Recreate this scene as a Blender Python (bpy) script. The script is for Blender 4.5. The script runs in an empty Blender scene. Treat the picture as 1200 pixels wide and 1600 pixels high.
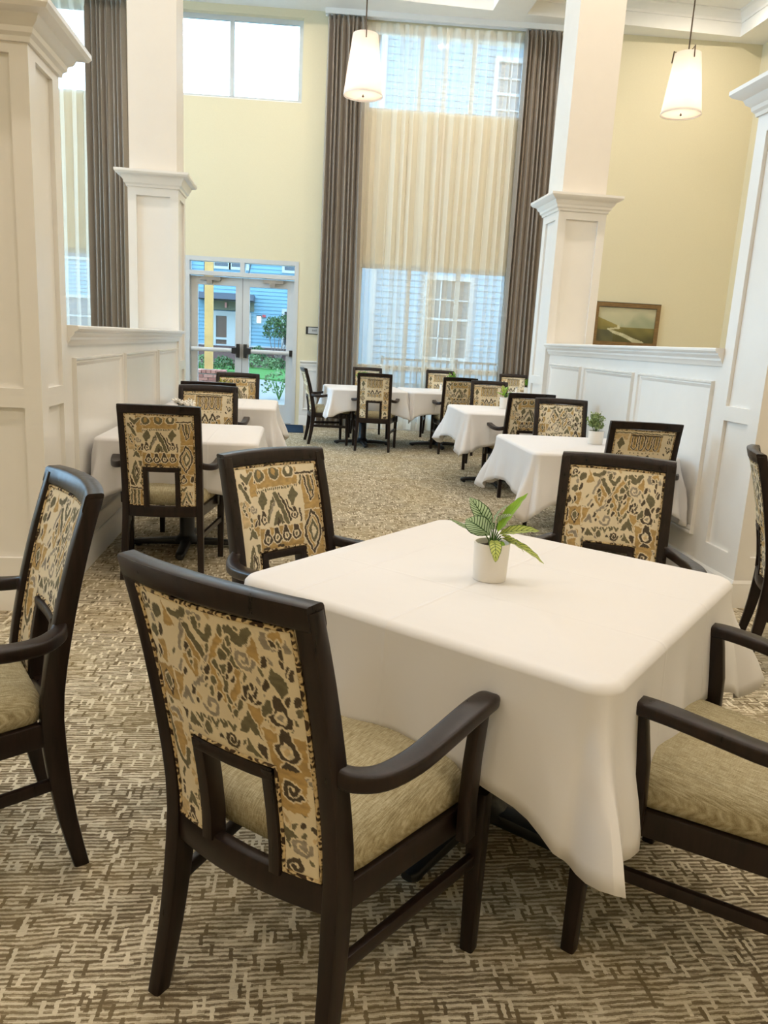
import bpy, bmesh, math, random
import numpy as np
from mathutils import Vector, Matrix
S = bpy.context.scene
COL = S.collection
PI = math.pi
rnd = random.Random(7)

# ---------------------------------------------------------------- camera
F_PX, CAM_H = 1205.0, 1.32
d_ = np.array([-135., -274., F_PX]); d_ /= np.linalg.norm(d_)
sl = 0.029
X_ = np.array([1., sl, -(d_[0] + sl * d_[1]) / d_[2]]); X_ /= np.linalg.norm(X_)
Z_ = -np.cross(d_, X_)
if Z_[1] > 0: Z_ = -Z_
RW = np.stack([X_, d_, Z_])                      # world <- image axes (right, down, forward)
cam = bpy.data.cameras.new('camera'); camo = bpy.data.objects.new('camera', cam); COL.objects.link(camo)
cx, cy, cz = RW @ np.array([1, 0, 0]), RW @ np.array([0, -1, 0]), RW @ np.array([0, 0, -1])
camo.matrix_world = Matrix(((cx[0], cy[0], cz[0], 0), (cx[1], cy[1], cz[1], 0), (cx[2], cy[2], cz[2], CAM_H), (0, 0, 0, 1)))
cam.sensor_width = 36; cam.sensor_height = 36; cam.sensor_fit = 'VERTICAL'; cam.lens = 36 * F_PX / 1600; cam.clip_end = 200; cam.clip_start = .05
S.camera = camo

# ---------------------------------------------------------------- light
W = bpy.data.worlds.new('sky'); S.world = W; W.use_nodes = True
bg = W.node_tree.nodes['Background']; bg.inputs[0].default_value = (.52, .76, 1.0, 1); bg.inputs[1].default_value = 10.5
S.view_settings.view_transform = 'Standard'; S.view_settings.look = 'None'
S.view_settings.exposure = 0.06; S.view_settings.gamma = 1; S.view_settings.use_curve_mapping = False
LAMP_W = 29.0            # each ceiling downlight
WARM = (1.0, .89, .78)

# ---------------------------------------------------------------- materials
def srgb(r, g, b):
    f = lambda c: (c / 255 / 12.92) if c / 255 <= .04045 else ((c / 255 + .055) / 1.055) ** 2.4
    return (f(r), f(g), f(b), 1)
class NT:
    def __init__(s, name):
        s.m = bpy.data.materials.new(name); s.m.use_nodes = True; s.t = s.m.node_tree; s.t.nodes.clear()
        s.out = s.n('ShaderNodeOutputMaterial')
    def n(s, ty, **kw):
        nd = s.t.nodes.new(ty)
        for k, v in kw.items():
            if k.startswith('i_'): nd.inputs[k[2:].replace('_', ' ')].default_value = v
            elif k[0] == 'n' and k[1:].isdigit(): nd.inputs[int(k[1:])].default_value = v
            else: setattr(nd, k, v)
        return nd
    def l(s, a, b): s.t.links.new(a, b)
    def math(s, op, a, b=None, c=None):
        nd = s.n('ShaderNodeMath', operation=op)
        for i, v in enumerate((a, b, c)):
            if v is None: continue
            if isinstance(v, (int, float)): nd.inputs[i].default_value = v
            else: s.l(v, nd.inputs[i])
        return nd.outputs[0]
    def mixc(s, f, a, b, blend='MIX'):
        nd = s.n('ShaderNodeMix', data_type='RGBA', blend_type=blend)
        for i, v in ((0, f), (6, a), (7, b)):
            if isinstance(v, (int, float)): nd.inputs[i].default_value = v
            elif isinstance(v, tuple): nd.inputs[i].default_value = v
            else: s.l(v, nd.inputs[i])
        return nd.outputs[2]
    def coords(s, kind='Object'): return s.n('ShaderNodeTexCoord').outputs[kind]
    def mapping(s, vec, scale=(1, 1, 1), rot=(0, 0, 0), loc=(0, 0, 0)):
        nd = s.n('ShaderNodeMapping'); nd.inputs['Scale'].default_value = scale; nd.inputs['Rotation'].default_value = rot; nd.inputs['Location'].default_value = loc
        s.l(vec, nd.inputs[0]); return nd.outputs[0]
    def noise(s, vec, scale, detail=2, rough=.5, out=0):
        nd = s.n('ShaderNodeTexNoise'); nd.inputs['Scale'].default_value = scale; nd.inputs['Detail'].default_value = detail; nd.inputs['Roughness'].default_value = rough
        s.l(vec, nd.inputs['Vector']); return nd.outputs[out]
    def ramp(s, fac, stops):
        nd = s.n('ShaderNodeValToRGB'); r = nd.color_ramp
        while len(r.elements) < len(stops): r.elements.new(.5)
        for e, (p, c) in zip(r.elements, stops): e.position = p; e.color = c
        s.l(fac, nd.inputs[0]); return nd.outputs[0]
    def bsdf(s, col, rough=.5, spec=.5, bump=None, bs=.3, bd=.01, **kw):
        b = s.n('ShaderNodeBsdfPrincipled')
        if isinstance(col, tuple): b.inputs['Base Color'].default_value = col
        else: s.l(col, b.inputs['Base Color'])
        if isinstance(rough, (int, float)): b.inputs['Roughness'].default_value = rough
        else: s.l(rough, b.inputs['Roughness'])
        b.inputs['Specular IOR Level'].default_value = spec
        for k, v in kw.items(): b.inputs[k.replace('_', ' ')].default_value = v
        if bump is not None:
            bn = s.n('ShaderNodeBump'); bn.inputs['Strength'].default_value = bs; bn.inputs['Distance'].default_value = bd
            s.l(bump, bn.inputs['Height']); s.l(bn.outputs[0], b.inputs['Normal'])
        s.l(b.outputs[0], s.out.inputs[0]); return b
def simple(name, col, rough=.5, spec=.5, nz=0.0, scale=8, bump=0.0, **kw):
    t = NT(name); v = t.coords()
    c = col
    n = t.noise(v, scale, 3)
    if nz: c = t.mixc(t.ramp(n, [(.3, (0, 0, 0, 1)), (.7, (1, 1, 1, 1))]), tuple(x * (1 - nz) for x in col[:3]) + (1,), tuple(min(1, x * (1 + nz)) for x in col[:3]) + (1,))
    t.bsdf(c, rough, spec, bump=n if bump else None, bs=bump, bd=.002, **kw); return t.m
M = {}
M['trim'] = simple('white_trim_paint', srgb(236, 232, 225), .28, .5, .01)
M['wall'] = simple('cream_wall_paint', srgb(224, 214, 182), .8, .2, .02, 120, .15)
M['ceil'] = simple('ceiling_paint', srgb(240, 238, 232), .9, .1, .01)
M['shaft'] = simple('pillar_paint', srgb(230, 222, 210), .55, .3, .01)
M['metal'] = simple('brushed_metal', (.45, .46, .47, 1), .35, .5, .05, 60, Metallic=1.0)
M['alu'] = simple('window_frame_grey', srgb(205, 207, 206), .4, .4, .02)
M['black'] = simple('black_plastic', (.012, .012, .013, 1), .4, .5, .1)
M['iron'] = simple('black_iron', (.014, .013, .013, 1), .42, .5, .1)
M['pot'] = simple('ceramic_pot', srgb(232, 226, 216), .35, .5, .015)
M['soil'] = simple('potting_soil', (.022, .015, .01, 1), .95, .2, .4, 200, .6)
M['bronze'] = simple('bronze_metal', (.09, .065, .045, 1), .35, .5, .1, Metallic=.8)
M['white'] = simple('white_plastic', srgb(240, 240, 238), .4)

def m_wood():
    t = NT('espresso_stained_wood'); v = t.mapping(t.coords(), (60, 60, 7))
    n = t.noise(v, 1.0, 5, .6)
    c = t.ramp(n, [(.3, (.0065, .0036, .0026, 1)), (.75, (.023, .0115, .0078, 1))])
    r = t.ramp(n, [(.3, (.27, .27, .27, 1)), (.8, (.40, .40, .40, 1))])
    t.bsdf(c, r, .32, bump=n, bs=.12, bd=.0006); return t.m
M['wood'] = m_wood()
def m_frame():
    t = NT('picture_frame_wood'); n = t.noise(t.mapping(t.coords(), (8, 8, 60)), 2, 4)
    t.bsdf(t.ramp(n, [(.3, srgb(112, 84, 46)), (.7, srgb(140, 108, 62))]), .45); return t.m
M['frame'] = m_frame()

def m_carpet():
    t = NT('woven_loop_carpet'); v = t.coords('Object')
    w = t.n('ShaderNodeTexNoise'); w.inputs['Scale'].default_value = 95; w.inputs['Detail'].default_value = 2; t.l(v, w.inputs['Vector'])
    wv = t.n('ShaderNodeVectorMath', operation='MULTIPLY_ADD'); t.l(w.outputs[1], wv.inputs[0]); wv.inputs[1].default_value = (.010, .006, 0); t.l(v, wv.inputs[2])
    w2 = t.n('ShaderNodeTexNoise'); w2.inputs['Scale'].default_value = 9; w2.inputs['Detail'].default_value = 1; t.l(v, w2.inputs['Vector'])
    wv2 = t.n('ShaderNodeVectorMath', operation='MULTIPLY_ADD'); t.l(w2.outputs[1], wv2.inputs[0]); wv2.inputs[1].default_value = (.012, .016, 0); t.l(wv.outputs[0], wv2.inputs[2])
    sx = t.n('ShaderNodeSeparateXYZ'); t.l(wv2.outputs[0], sx.inputs[0]); x, y = sx.outputs[0], sx.outputs[1]
    def white(a, b):
        c = t.n('ShaderNodeCombineXYZ'); t.l(a, c.inputs[0])
        if b is not None: t.l(b, c.inputs[1])
        n = t.n('ShaderNodeTexWhiteNoise', noise_dimensions='2D'); t.l(c.outputs[0], n.inputs['Vector']); return n.outputs['Value']
    def strands(a, b, pitch, length, off):                # cells long in a, thin in b
        row = t.math('FLOOR', t.math('ADD', t.math('DIVIDE', b, pitch), off)); ro = white(row, None)
        seg = t.math('FLOOR', t.math('ADD', t.math('DIVIDE', a, length), t.math('MULTIPLY', ro, 13.0))); return white(seg, row), row
    h1, _ = strands(x, y, .0068, .060, 500.5); h2, row_ = strands(x, y, .0068, .024, 900.0); v1, _ = strands(y, x, .0085, .034, 700.5)
    par = t.math('PINGPONG', row_, 1.0)
    hh_ = t.math('ADD', t.math('ADD', t.math('MULTIPLY', h1, .46), t.math('MULTIPLY', h2, .20)), t.math('MULTIPLY', par, .34))
    lite = t.math('GREATER_THAN', v1, .90); drk = t.math('LESS_THAN', v1, .06)
    m = t.math('MAXIMUM', t.math('MULTIPLY', hh_, t.math('SUBTRACT', 1.0, t.math('MULTIPLY', drk, .7))), t.math('MULTIPLY', lite, .85))
    fib = t.noise(v, 420, 2, .7); soft = t.noise(t.mapping(v, (20, 150, 1)), 1.0, 2, .6)
    m2 = t.math('ADD', t.math('ADD', m, t.math('MULTIPLY', t.math('SUBTRACT', fib, .5), .35)), t.math('MULTIPLY', t.math('SUBTRACT', soft, .5), .5))
    c = t.ramp(m2, [(.18, srgb(112, 98, 76)), (.44, srgb(142, 128, 104)), (.58, srgb(190, 177, 150)), (.85, srgb(222, 211, 186))])
    big = t.noise(v, 2.2, 2)
    c2 = t.mixc(t.math('MULTIPLY', t.ramp(big, [(.42, (0, 0, 0, 1)), (.62, (1, 1, 1, 1))]), .22), c, srgb(168, 146, 96), 'MIX')
    t.bsdf(c2, .95, .1, bump=m2, bs=.7, bd=.004); return t.m
M['carpet'] = m_carpet()

def m_cloth():
    t = NT('white_table_linen'); v = t.coords()
    # pressed fold creases in both directions and soft wrinkles, as relief only
    sx = t.n('ShaderNodeSeparateXYZ'); t.l(v, sx.inputs[0])
    def crease(o, off):
        a = t.math('ABSOLUTE', t.math('SUBTRACT', o, off)); return t.math('MULTIPLY', t.math('SUBTRACT', 1.0, t.math('MINIMUM', t.math('MULTIPLY', a, 130), 1.0)), .5)
    cs = t.math('ADD', t.math('ADD', crease(sx.outputs[0], -.17), crease(sx.outputs[0], .17)), t.math('ADD', crease(sx.outputs[1], .02), crease(sx.outputs[1], .3)))
    wr = t.noise(v, 4.0, 3, .5); fine = t.noise(v, 900, 1)
    hgt = t.math('ADD', t.math('ADD', cs, t.math('MULTIPLY', wr, 3.0)), t.math('MULTIPLY', fine, .05))
    b = t.bsdf(srgb(234, 231, 229), .72, .2, bump=hgt, bs=.6, bd=.004)
    tr = t.n('ShaderNodeBsdfTranslucent'); tr.inputs[0].default_value = srgb(235, 222, 200)
    mx = t.n('ShaderNodeMixShader'); mx.inputs[0].default_value = .12
    t.l(b.outputs[0], mx.inputs[1]); t.l(tr.outputs[0], mx.inputs[2]); t.l(mx.outputs[0], t.out.inputs[0]); return t.m
M['cloth'] = m_cloth()
def m_seat():
    t = NT('oatmeal_woven_seat_fabric'); v = t.coords()
    a = t.noise(t.mapping(v, (520, 36, 60)), 1, 1, .5); b_ = t.noise(t.mapping(v, (60, 620, 620)), 1, 1, .5); f_ = t.noise(v, 900, 1)
    m = t.math('ADD', t.math('ADD', t.math('MULTIPLY', a, .5), t.math('MULTIPLY', b_, .25)), t.math('MULTIPLY', f_, .25))
    t.bsdf(t.ramp(m, [(.36, srgb(136, 124, 92)), (.5, srgb(168, 156, 124)), (.64, srgb(194, 184, 154))]), .9, .15, bump=m, bs=.3, bd=.0008); return t.m
M['seat'] = m_seat()
def m_print():
    t = NT('ikat_print_upholstery'); at = t.n('ShaderNodeAttribute', attribute_name='print')
    n = t.noise(t.coords(), 700, 2)
    c = t.mixc(.10, at.outputs[0], t.mixc(n, (.1, .08, .05, 1), (.9, .8, .6, 1)))
    t.bsdf(c, .85, .15, bump=n, bs=.2, bd=.001); return t.m
M['print'] = m_print()
def m_piping():
    t = NT('ikat_piping'); v = t.coords(); n = t.noise(v, 75, 1)
    t.bsdf(t.ramp(n, [(.40, srgb(62, 48, 36)), (.46, srgb(196, 172, 128)), (.58, srgb(214, 192, 150)), (.64, srgb(78, 62, 46))]), .85, .15); return t.m
M['piping'] = m_piping()
def m_drape(name, col, col2):
    t = NT(name); v = t.coords(); n = t.noise(t.mapping(v, (160, 160, 120)), 1, 3)
    b = t.bsdf(t.ramp(n, [(.35, col), (.65, col2)]), .55, .35, bump=n, bs=.15, bd=.001)
    b.inputs['Sheen Weight'].default_value = .5; b.inputs['Sheen Roughness'].default_value = .4; return t.m
M['drape'] = m_drape('taupe_drape_fabric', srgb(136, 125, 112), srgb(150, 139, 125))
def m_sheer():
    t = NT('white_sheer_voile'); v = t.coords(); n = t.noise(t.mapping(v, (500, 500, 40)), 1, 2)
    d = t.n('ShaderNodeBsdfDiffuse'); d.inputs[0].default_value = srgb(248, 240, 222)
    tl = t.n('ShaderNodeBsdfTranslucent'); tl.inputs[0].default_value = srgb(246, 244, 240)
    a = t.n('ShaderNodeMixShader'); a.inputs[0].default_value = .12; t.l(d.outputs[0], a.inputs[1]); t.l(tl.outputs[0], a.inputs[2])
    tp = t.n('ShaderNodeBsdfTransparent'); b = t.n('ShaderNodeMixShader')
    lw = t.n('ShaderNodeLayerWeight'); lw.inputs[0].default_value = .5; t.l(t.math('MINIMUM', t.math('ADD', .46, t.math('MULTIPLY', lw.outputs['Facing'], .5)), 1.0), b.inputs[0]); t.l(tp.outputs[0], b.inputs[1]); t.l(a.outputs[0], b.inputs[2]); t.l(b.outputs[0], t.out.inputs[0]); return t.m
M['sheer'] = m_sheer()
def m_glass():
    t = NT('window_glass'); tp = t.n('ShaderNodeBsdfTransparent'); tp.inputs[0].default_value = (.90, .95, .97, 1)
    g = t.n('ShaderNodeBsdfGlossy'); g.inputs['Roughness'].default_value = .02
    fr = t.n('ShaderNodeFresnel'); fr.inputs[0].default_value = 1.45
    mx = t.n('ShaderNodeMixShader'); t.l(t.math('MULTIPLY', fr.outputs[0], .8), mx.inputs[0]); t.l(tp.outputs[0], mx.inputs[1]); t.l(g.outputs[0], mx.inputs[2]); t.l(mx.outputs[0], t.out.inputs[0]); return t.m
M['glass'] = m_glass()
def m_emit(name, col, s):
    t = NT(name); e = t.n('ShaderNodeEmission'); e.inputs[0].default_value = col; e.inputs[1].default_value = s; t.l(e.outputs[0], t.out.inputs[0]); return t.m
M['lamp'] = m_emit('lit_lamp', (1, .86, .66, 1), 14)
M['bulb'] = m_emit('lit_bulb', (1, .84, .58, 1), 16)
def m_shade():
    t = NT('linen_lamp_shade'); d = t.n('ShaderNodeBsdfDiffuse'); d.inputs[0].default_value = srgb(246, 240, 236)
    tl = t.n('ShaderNodeBsdfTranslucent'); tl.inputs[0].default_value = srgb(246, 238, 232)
    a = t.n('ShaderNodeMixShader'); a.inputs[0].default_value = .55; t.l(d.outputs[0], a.inputs[1]); t.l(tl.outputs[0], a.inputs[2])
    tp = t.n('ShaderNodeBsdfTransparent'); b = t.n('ShaderNodeMixShader'); b.inputs[0].default_value = .93
    t.l(tp.outputs[0], b.inputs[1]); t.l(a.outputs[0], b.inputs[2]); t.l(b.outputs[0], t.out.inputs[0]); return t.m
M['shade'] = m_shade()
def m_leaf(name, base, dark, edge, freq=34, stripes=True, thr=.45):
    t = NT(name); uv = t.n('ShaderNodeUVMap', uv_map='UVMap'); sp = t.n('ShaderNodeSeparateXYZ'); t.l(uv.outputs[0], sp.inputs[0])
    u, vv = sp.outputs[0], sp.outputs[1]
    av = t.math('ABSOLUTE', vv)
    ph = t.math('SINE', t.math('MULTIPLY', t.math('SUBTRACT', u, t.math('MULTIPLY', av, .22)), freq * 1.9))
    st = t.math('GREATER_THAN', ph, thr)
    mid = t.math('LESS_THAN', av, .05); ed = t.math('GREATER_THAN', av, .90)
    if stripes:
        f = t.math('MINIMUM', t.math('ADD', t.math('ADD', st, mid), ed), 1.0)
        c = t.mixc(f, base, dark)
    else:
        c = t.mixc(t.math('MINIMUM', t.math('ADD', mid, t.math('MULTIPLY', st, .25)), 1.0), base, edge)
    n = t.noise(t.coords(), 60, 2); c = t.mixc(t.math('MULTIPLY', n, .25), c, edge)
    b = t.bsdf(c, .38, .4); tr = t.n('ShaderNodeBsdfTranslucent'); t.l(c, tr.inputs[0])
    mx = t.n('ShaderNodeMixShader'); mx.inputs[0].default_value = .3; t.l(b.outputs[0], mx.inputs[1]); t.l(tr.outputs[0], mx.inputs[2]); t.l(mx.outputs[0], t.out.inputs[0]); return t.m
M['leafA'] = m_leaf('striped_leaf', srgb(200, 220, 176), srgb(48, 72, 34), srgb(96, 136, 56), thr=.55)
M['leafB'] = m_leaf('bright_leaf', srgb(150, 190, 62), srgb(92, 140, 40), srgb(120, 165, 52), stripes=False)
M['leafC'] = m_leaf('lime_striped_leaf', srgb(206, 214, 120), srgb(66, 92, 38), srgb(140, 176, 66), 26, thr=.78)
M['stem'] = simple('green_stem', srgb(74, 112, 48), .5, .3, .1)
M['tiny'] = simple('small_leaf_green', srgb(146, 164, 108), .6, .3, .25, 40)
M['tiny2'] = simple('yellow_green_leaf', srgb(170, 170, 84), .6, .3, .25, 40)
M['petal'] = simple('white_petal', srgb(244, 240, 232), .6, .2, .02)

# ---------------------------------------------------------------- mesh helpers
class MB:
    def __init__(s): s.v = []; s.f = []; s.uv = {}
    def add(s, vs, fs):
        o = len(s.v); s.v += [tuple(p) for p in vs]; s.f += [tuple(i + o for i in f) for f in fs]; return s
    def box(s, x0, x1, y0, y1, z0, z1, T=None):
        vs = [(x, y, z) for z in (z0, z1) for y in (y0, y1) for x in (x0, x1)]
        if T: vs = [T(*p) for p in vs]
        return s.add(vs, [(0, 2, 3, 1), (4, 5, 7, 6), (0, 1, 5, 4), (2, 6, 7, 3), (0, 4, 6, 2), (1, 3, 7, 5)])
    def loft(s, rings, cap=True, closed=True):
        n = len(rings[0]); o = len(s.v)
        for r in rings: s.v += [tuple(p) for p in r]
        for i in range(len(rings) - 1):
            for j in range(n if closed else n - 1):
                k = (j + 1) % n
                s.f.append((o + i * n + j, o + i * n + k, o + (i + 1) * n + k, o + (i + 1) * n + j))
        if cap and closed:
            s.f.append(tuple(o + j for j in reversed(range(n)))); s.f.append(tuple(o + (len(rings) - 1) * n + j for j in range(n)))
        return s
    def lathe(s, prof, n=28, c=(0, 0, 0), cap=True):
        return s.loft([[(c[0] + r * math.cos(2 * PI * j / n), c[1] + r * math.sin(2 * PI * j / n), c[2] + z) for j in range(n)] for r, z in prof], cap)
    def tube(s, pts, r, n=8):
        P = [Vector(p) for p in pts]; rings = []
        up = Vector((0, 0, 1)); prev = None
        for i, p in enumerate(P):
            t = (P[min(i + 1, len(P) - 1)] - P[max(i - 1, 0)]).normalized()
            if prev is None:
                a = t.cross(up if abs(t.z) < .9 else Vector((1, 0, 0))).normalized()
            else: a = (prev - t * prev.dot(t)).normalized()
            prev = a; b = t.cross(a); rr = r[i] if isinstance(r, (list, tuple)) else r
            rings.append([p + (a * math.cos(2 * PI * j / n) + b * math.sin(2 * PI * j / n)) * rr for j in range(n)])
        return s.loft(rings)
    def mesh(s, name, mat, smooth=None):
        me = bpy.data.meshes.new(name); me.from_pydata(s.v, [], s.f); me.validate(); me.update()
        bm = bmesh.new(); bm.from_mesh(me); bmesh.ops.recalc_face_normals(bm, faces=bm.faces); bm.to_mesh(me); bm.free()
        if smooth is not None:
            me.polygons.foreach_set('use_smooth', [True] * len(me.polygons)); me.set_sharp_from_angle(angle=math.radians(smooth))
        me.materials.append(mat if not isinstance(mat, str) else M[mat]); return me
    def ob(s, name, mat, parent=None, smooth=None, loc=None, **props):
        return link(name, s.mesh(name, mat, smooth), parent, loc, **props)
def link(name, data, parent=None, loc=None, rot=None, **props):
    o = bpy.data.objects.new(name, data); COL.objects.link(o)
    if parent is not None: o.parent = parent
    if loc: o.location = loc
    if rot: o.rotation_euler = rot
    for k, v in props.items():
        if v: o[k] = v
    return o
def empty(name, loc=(0, 0, 0), rz=0, **props):
    o = link(name, None, None, loc, (0, 0, rz), **props); o.empty_display_size = .1; return o
def copy_tree(src, parent=None):
    c = src.copy(); COL.objects.link(c); c.parent = parent
    for ch in list(src.children): copy_tree(ch, c)
    return c
def rrect(w, h, r, n=2):
    """rounded rectangle outline in 2-D"""
    P = []
    for cx_, cy_, a0 in ((w - r, h - r, 0), (-w + r, h - r, 90), (-w + r, -h + r, 180), (w - r, -h + r, 270)):
        for k in range(n + 1):
            a = math.radians(a0 + 90 * k / n); P.append((cx_ + r * math.cos(a), cy_ + r * math.sin(a)))
    return P
def lerp_tab(tab, x):
    if x <= tab[0][0]: return tab[0][1]
    for (a, fa), (b, fb) in zip(tab, tab[1:]):
        if x <= b:
            t = (x - a) / (b - a); return fa + (fb - fa) * t
    return tab[-1][1]
def cat(tab, x):      # smooth interpolation through the table
    n = len(tab); i = max(0, min(n - 2, sum(1 for a in tab if a[0] <= x) - 1))
    p = [tab[max(0, i - 1)], tab[i], tab[i + 1], tab[min(n - 1, i + 2)]]
    t = (x - p[1][0]) / (p[2][0] - p[1][0]); t = max(0, min(1, t))
    m1 = (p[2][1] - p[0][1]) / max(1e-6, p[2][0] - p[0][0]) * (p[2][0] - p[1][0]); m2 = (p[3][1] - p[1][1]) / max(1e-6, p[3][0] - p[1][0]) * (p[2][0] - p[1][0])
    return (2*t**3 - 3*t*t + 1) * p[1][1] + (t**3 - 2*t*t + t) * m1 + (-2*t**3 + 3*t*t) * p[2][1] + (t**3 - t*t) * m2

# ================================================================ SETTING
KF = .07; YF = 11.9; CF = 1 / math.sqrt(1 + KF * KF); SF = KF * CF
def WF(u, v, z):                     # far wall frame: u along the wall, v out into the room
    return (u * CF - v * SF, YF - u * SF - v * CF, z)
CEIL = 5.70
ST = dict(kind='structure')
floor_bm = MB().box(-6.5, 6.5, -4.0, 12.3, -.08, 0); fl = floor_bm.ob('floor', 'carpet', **ST)

# far wall with its openings
U0, U1 = -6.6, 6.46
openings = [(-5.3, -2.95, .12, 2.40), (-5.3, -2.95, 4.46, 5.60), (-2.03, -.04, 4.52, 5.60), (-1.66, -.01, 0, 2.39), (.86, 3.12, .12, 2.43), (.86, 3.12, 4.50, 5.60)]
def wall_with_openings(ops, u0, u1, z1, T, th):
    us = sorted({u0, u1} | {o[0] for o in ops} | {o[1] for o in ops}); zs = sorted({0, z1} | {o[2] for o in ops} | {o[3] for o in ops})
    m = MB()
    for a, b in zip(us, us[1:]):
        run = None
        for c, d in list(zip(zs, zs[1:])) + [(None, None)]:
            hole = c is None or any(o[0] <= a and b <= o[1] and o[2] <= c and d <= o[3] for o in ops)
            if hole:
                if run: m.box(a, b, -th, 0, run[0], run[1], T); run = None
            else: run = (run[0] if run else c, d)
    return m
wall_with_openings(openings, U0, U1, CEIL + .35, WF, .22).ob('wall_far', 'wall', **ST)
MB().box(6.42, 6.6, -4.1, 11.6, 0, CEIL + .35).ob('wall_right', 'wall', **ST)
WL = lambda u, v, z: (-6.42 + v, u, z)
wall_with_openings([(5.0, 7.6, .9, 5.3), (8.3, 10.9, .9, 5.3)], -4.1, 12.4, CEIL + .35, WL, .18).ob('wall_left', 'wall', **ST)
MB().box(-6.6, 6.6, -4.2, -4.0, 0, CEIL + .35).ob('wall_near', 'wall', **ST)

# coffered ceiling: soffit grid with recessed bays, crown moulding in each bay
cxs = [(-5.8, -3.9), (-3.4, -1.1), (-.62, 2.46), (2.93, 5.97)]; cys = [(-3.4, .2), (.7, 4.2), (4.7, 7.6), (8.05, 11.28)]
ceil_m = MB()
xs = [-6.6] + [v for c in cxs for v in c] + [6.6]; ys = [-4.2] + [v for c in cys for v in c] + [12.5]
for i in range(len(xs) - 1):
    for j in range(len(ys) - 1):
        if i % 2 == 1 and j % 2 == 1: ceil_m.box(xs[i], xs[i + 1], ys[j], ys[j + 1], CEIL + .30, CEIL + .36)
        else: ceil_m.box(xs[i], xs[i + 1], ys[j], ys[j + 1], CEIL, CEIL + .36)
ceiling = ceil_m.ob('ceiling', 'ceil', **ST)
def crown_loop(x0, x1, y0, y1, prof, inward=1):
    """moulding swept round a rectangle; prof = (offset from the face, z)"""
    rings = []
    for off, z in prof:
        o = off * inward
        rings.append([(x0 + o, y0 + o, z), (x1 - o, y0 + o, z), (x1 - o, y1 - o, z), (x0 + o, y1 - o, z)])
    m = MB(); m.loft(rings, cap=False); return m
for (a, b) in cxs:
    for (c, e) in cys:
        crown_loop(a, b, c, e, [(0, CEIL + .17), (.015, CEIL + .17), (.02, CEIL + .20), (.05, CEIL + .235), (.075, CEIL + .27), (.10, CEIL + .285), (.10, CEIL + .30), (0, CEIL + .30)]).ob('crown_moulding', 'ceil', ceiling)

# baseboard and chair rail of the far wall
def strip(m, prof, u0, u1, T):
    rings = [[T(u, v, z) for v, z in prof] for u in (u0, u1)]; m.loft(rings); return m
base_prof = [(0, 0), (.018, 0), (.018, .11), (.012, .125), (.012, .135), (.005, .15), (0, .15)]
rail_prof = [(0, .90), (.012, .90), (.016, .915), (.012, .93), (.02, .945), (.035, .955), (.035, .97), (0, .975)]
mb, mr = MB(), MB()
for a, b in ((-6.4, -1.72), (.05, 6.38)): strip(mb, base_prof, a, b, WF); strip(mr, rail_prof, a, b, WF)
mb.ob('baseboard_far', 'trim', smooth=40, **ST); mr.ob('trim_1', 'trim', smooth=40, **ST)
ws = MB()
for a, b in ((.05, .84), (3.14, 6.38), (-2.9, -1.72)): ws.box(a, b, 0, .006, .15, .90, WF)
ws.ob('trim_2', 'trim', **ST)
def panel_mould(m, T, u0, u1, z0, z1, w=.035, d=.018):
    """picture-frame moulding on a face; T(u, v, z) with v out of the face"""
    prof = [(0, 0), (.004, d), (.012, d * .9), (.018, d * .35), (.026, d * .55), (w, 0)]
    rings = []
    for o, v in prof: rings.append([T(u0 + o, v, z0 + o), T(u1 - o, v, z0 + o), T(u1 - o, v, z1 - o), T(u0 + o, v, z1 - o)])
    m.loft(rings, cap=False); return m
pm = MB(); panel_mould(pm, WF, .10, .78, .24, .84); panel_mould(pm, WF, 3.2, 3.9, .24, .84); panel_mould(pm, WF, 4.0, 5.0, .24, .84); panel_mould(pm, WF, 5.1, 6.2, .24, .84)
pm.ob('trim_3', 'trim', smooth=40, **ST)

# windows of the far wall
def window(name, u0, u1, z0, z1, mulls, hmulls=(), WF=WF, nrm=None):
    w = empty(name, (0, 0, 0), **ST); f = MB(); fw = .06
    for a, b, c, d in ((u0, u1, z0, z0 + fw), (u0, u1, z1 - fw, z1), (u0, u0 + fw, z0 + fw, z1 - fw), (u1 - fw, u1, z0 + fw, z1 - fw)): f.box(a, b, -.16, -.10, c, d, WF)
    f.ob('window_frame', 'alu', w)
    for u in mulls: MB().box(u - .03, u + .03, -.155, -.095, z0 + fw, z1 - fw, WF).ob('mullion', 'alu', w)
    for z in hmulls: MB().box(u0 + fw, u1 - fw, -.153, -.107, z - .025, z + .025, WF).ob('mullion', 'alu', w)
    us = [u0 + fw] + [v for u in mulls for v in (u - .03, u + .03)] + [u1 - fw]
    for i in range(0, len(us), 2): MB().box(us[i], us[i + 1], -.134, -.128, z0 + fw, z1 - fw, WF).ob('glass_pane', 'glass', w)
    s = MB().box(u0, u1, -.10, .0, z0 - .0, z0 + .012, WF); s.ob('window_sill', 'trim', w)
    # daylight portal guides sky sampling through the opening
    L = bpy.data.lights.new('window_portal', 'AREA'); L.shape = 'RECTANGLE'; L.size = u1 - u0; L.size_y = z1 - z0; L.cycles.is_portal = True
    lo = bpy.data.objects.new('window_portal', L); COL.objects.link(lo)
    c = Vector(WF((u0 + u1) / 2, -.25, (z0 + z1) / 2)); n = nrm or Vector((-SF, -CF, 0))
    zc = -n; yc = Vector((0, 0, 1)); xc = yc.cross(zc)
    lo.matrix_world = Matrix(((xc.x, yc.x, zc.x, c.x), (xc.y, yc.y, zc.y, c.y), (xc.z, yc.z, zc.z, c.z), (0, 0, 0, 1)))
    return w
window('window_1', -5.3, -2.95, .12, 2.40, (-4.12,), (1.0,)); window('window_2', -5.3, -2.95, 4.46, 5.60, (-4.12,))
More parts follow.
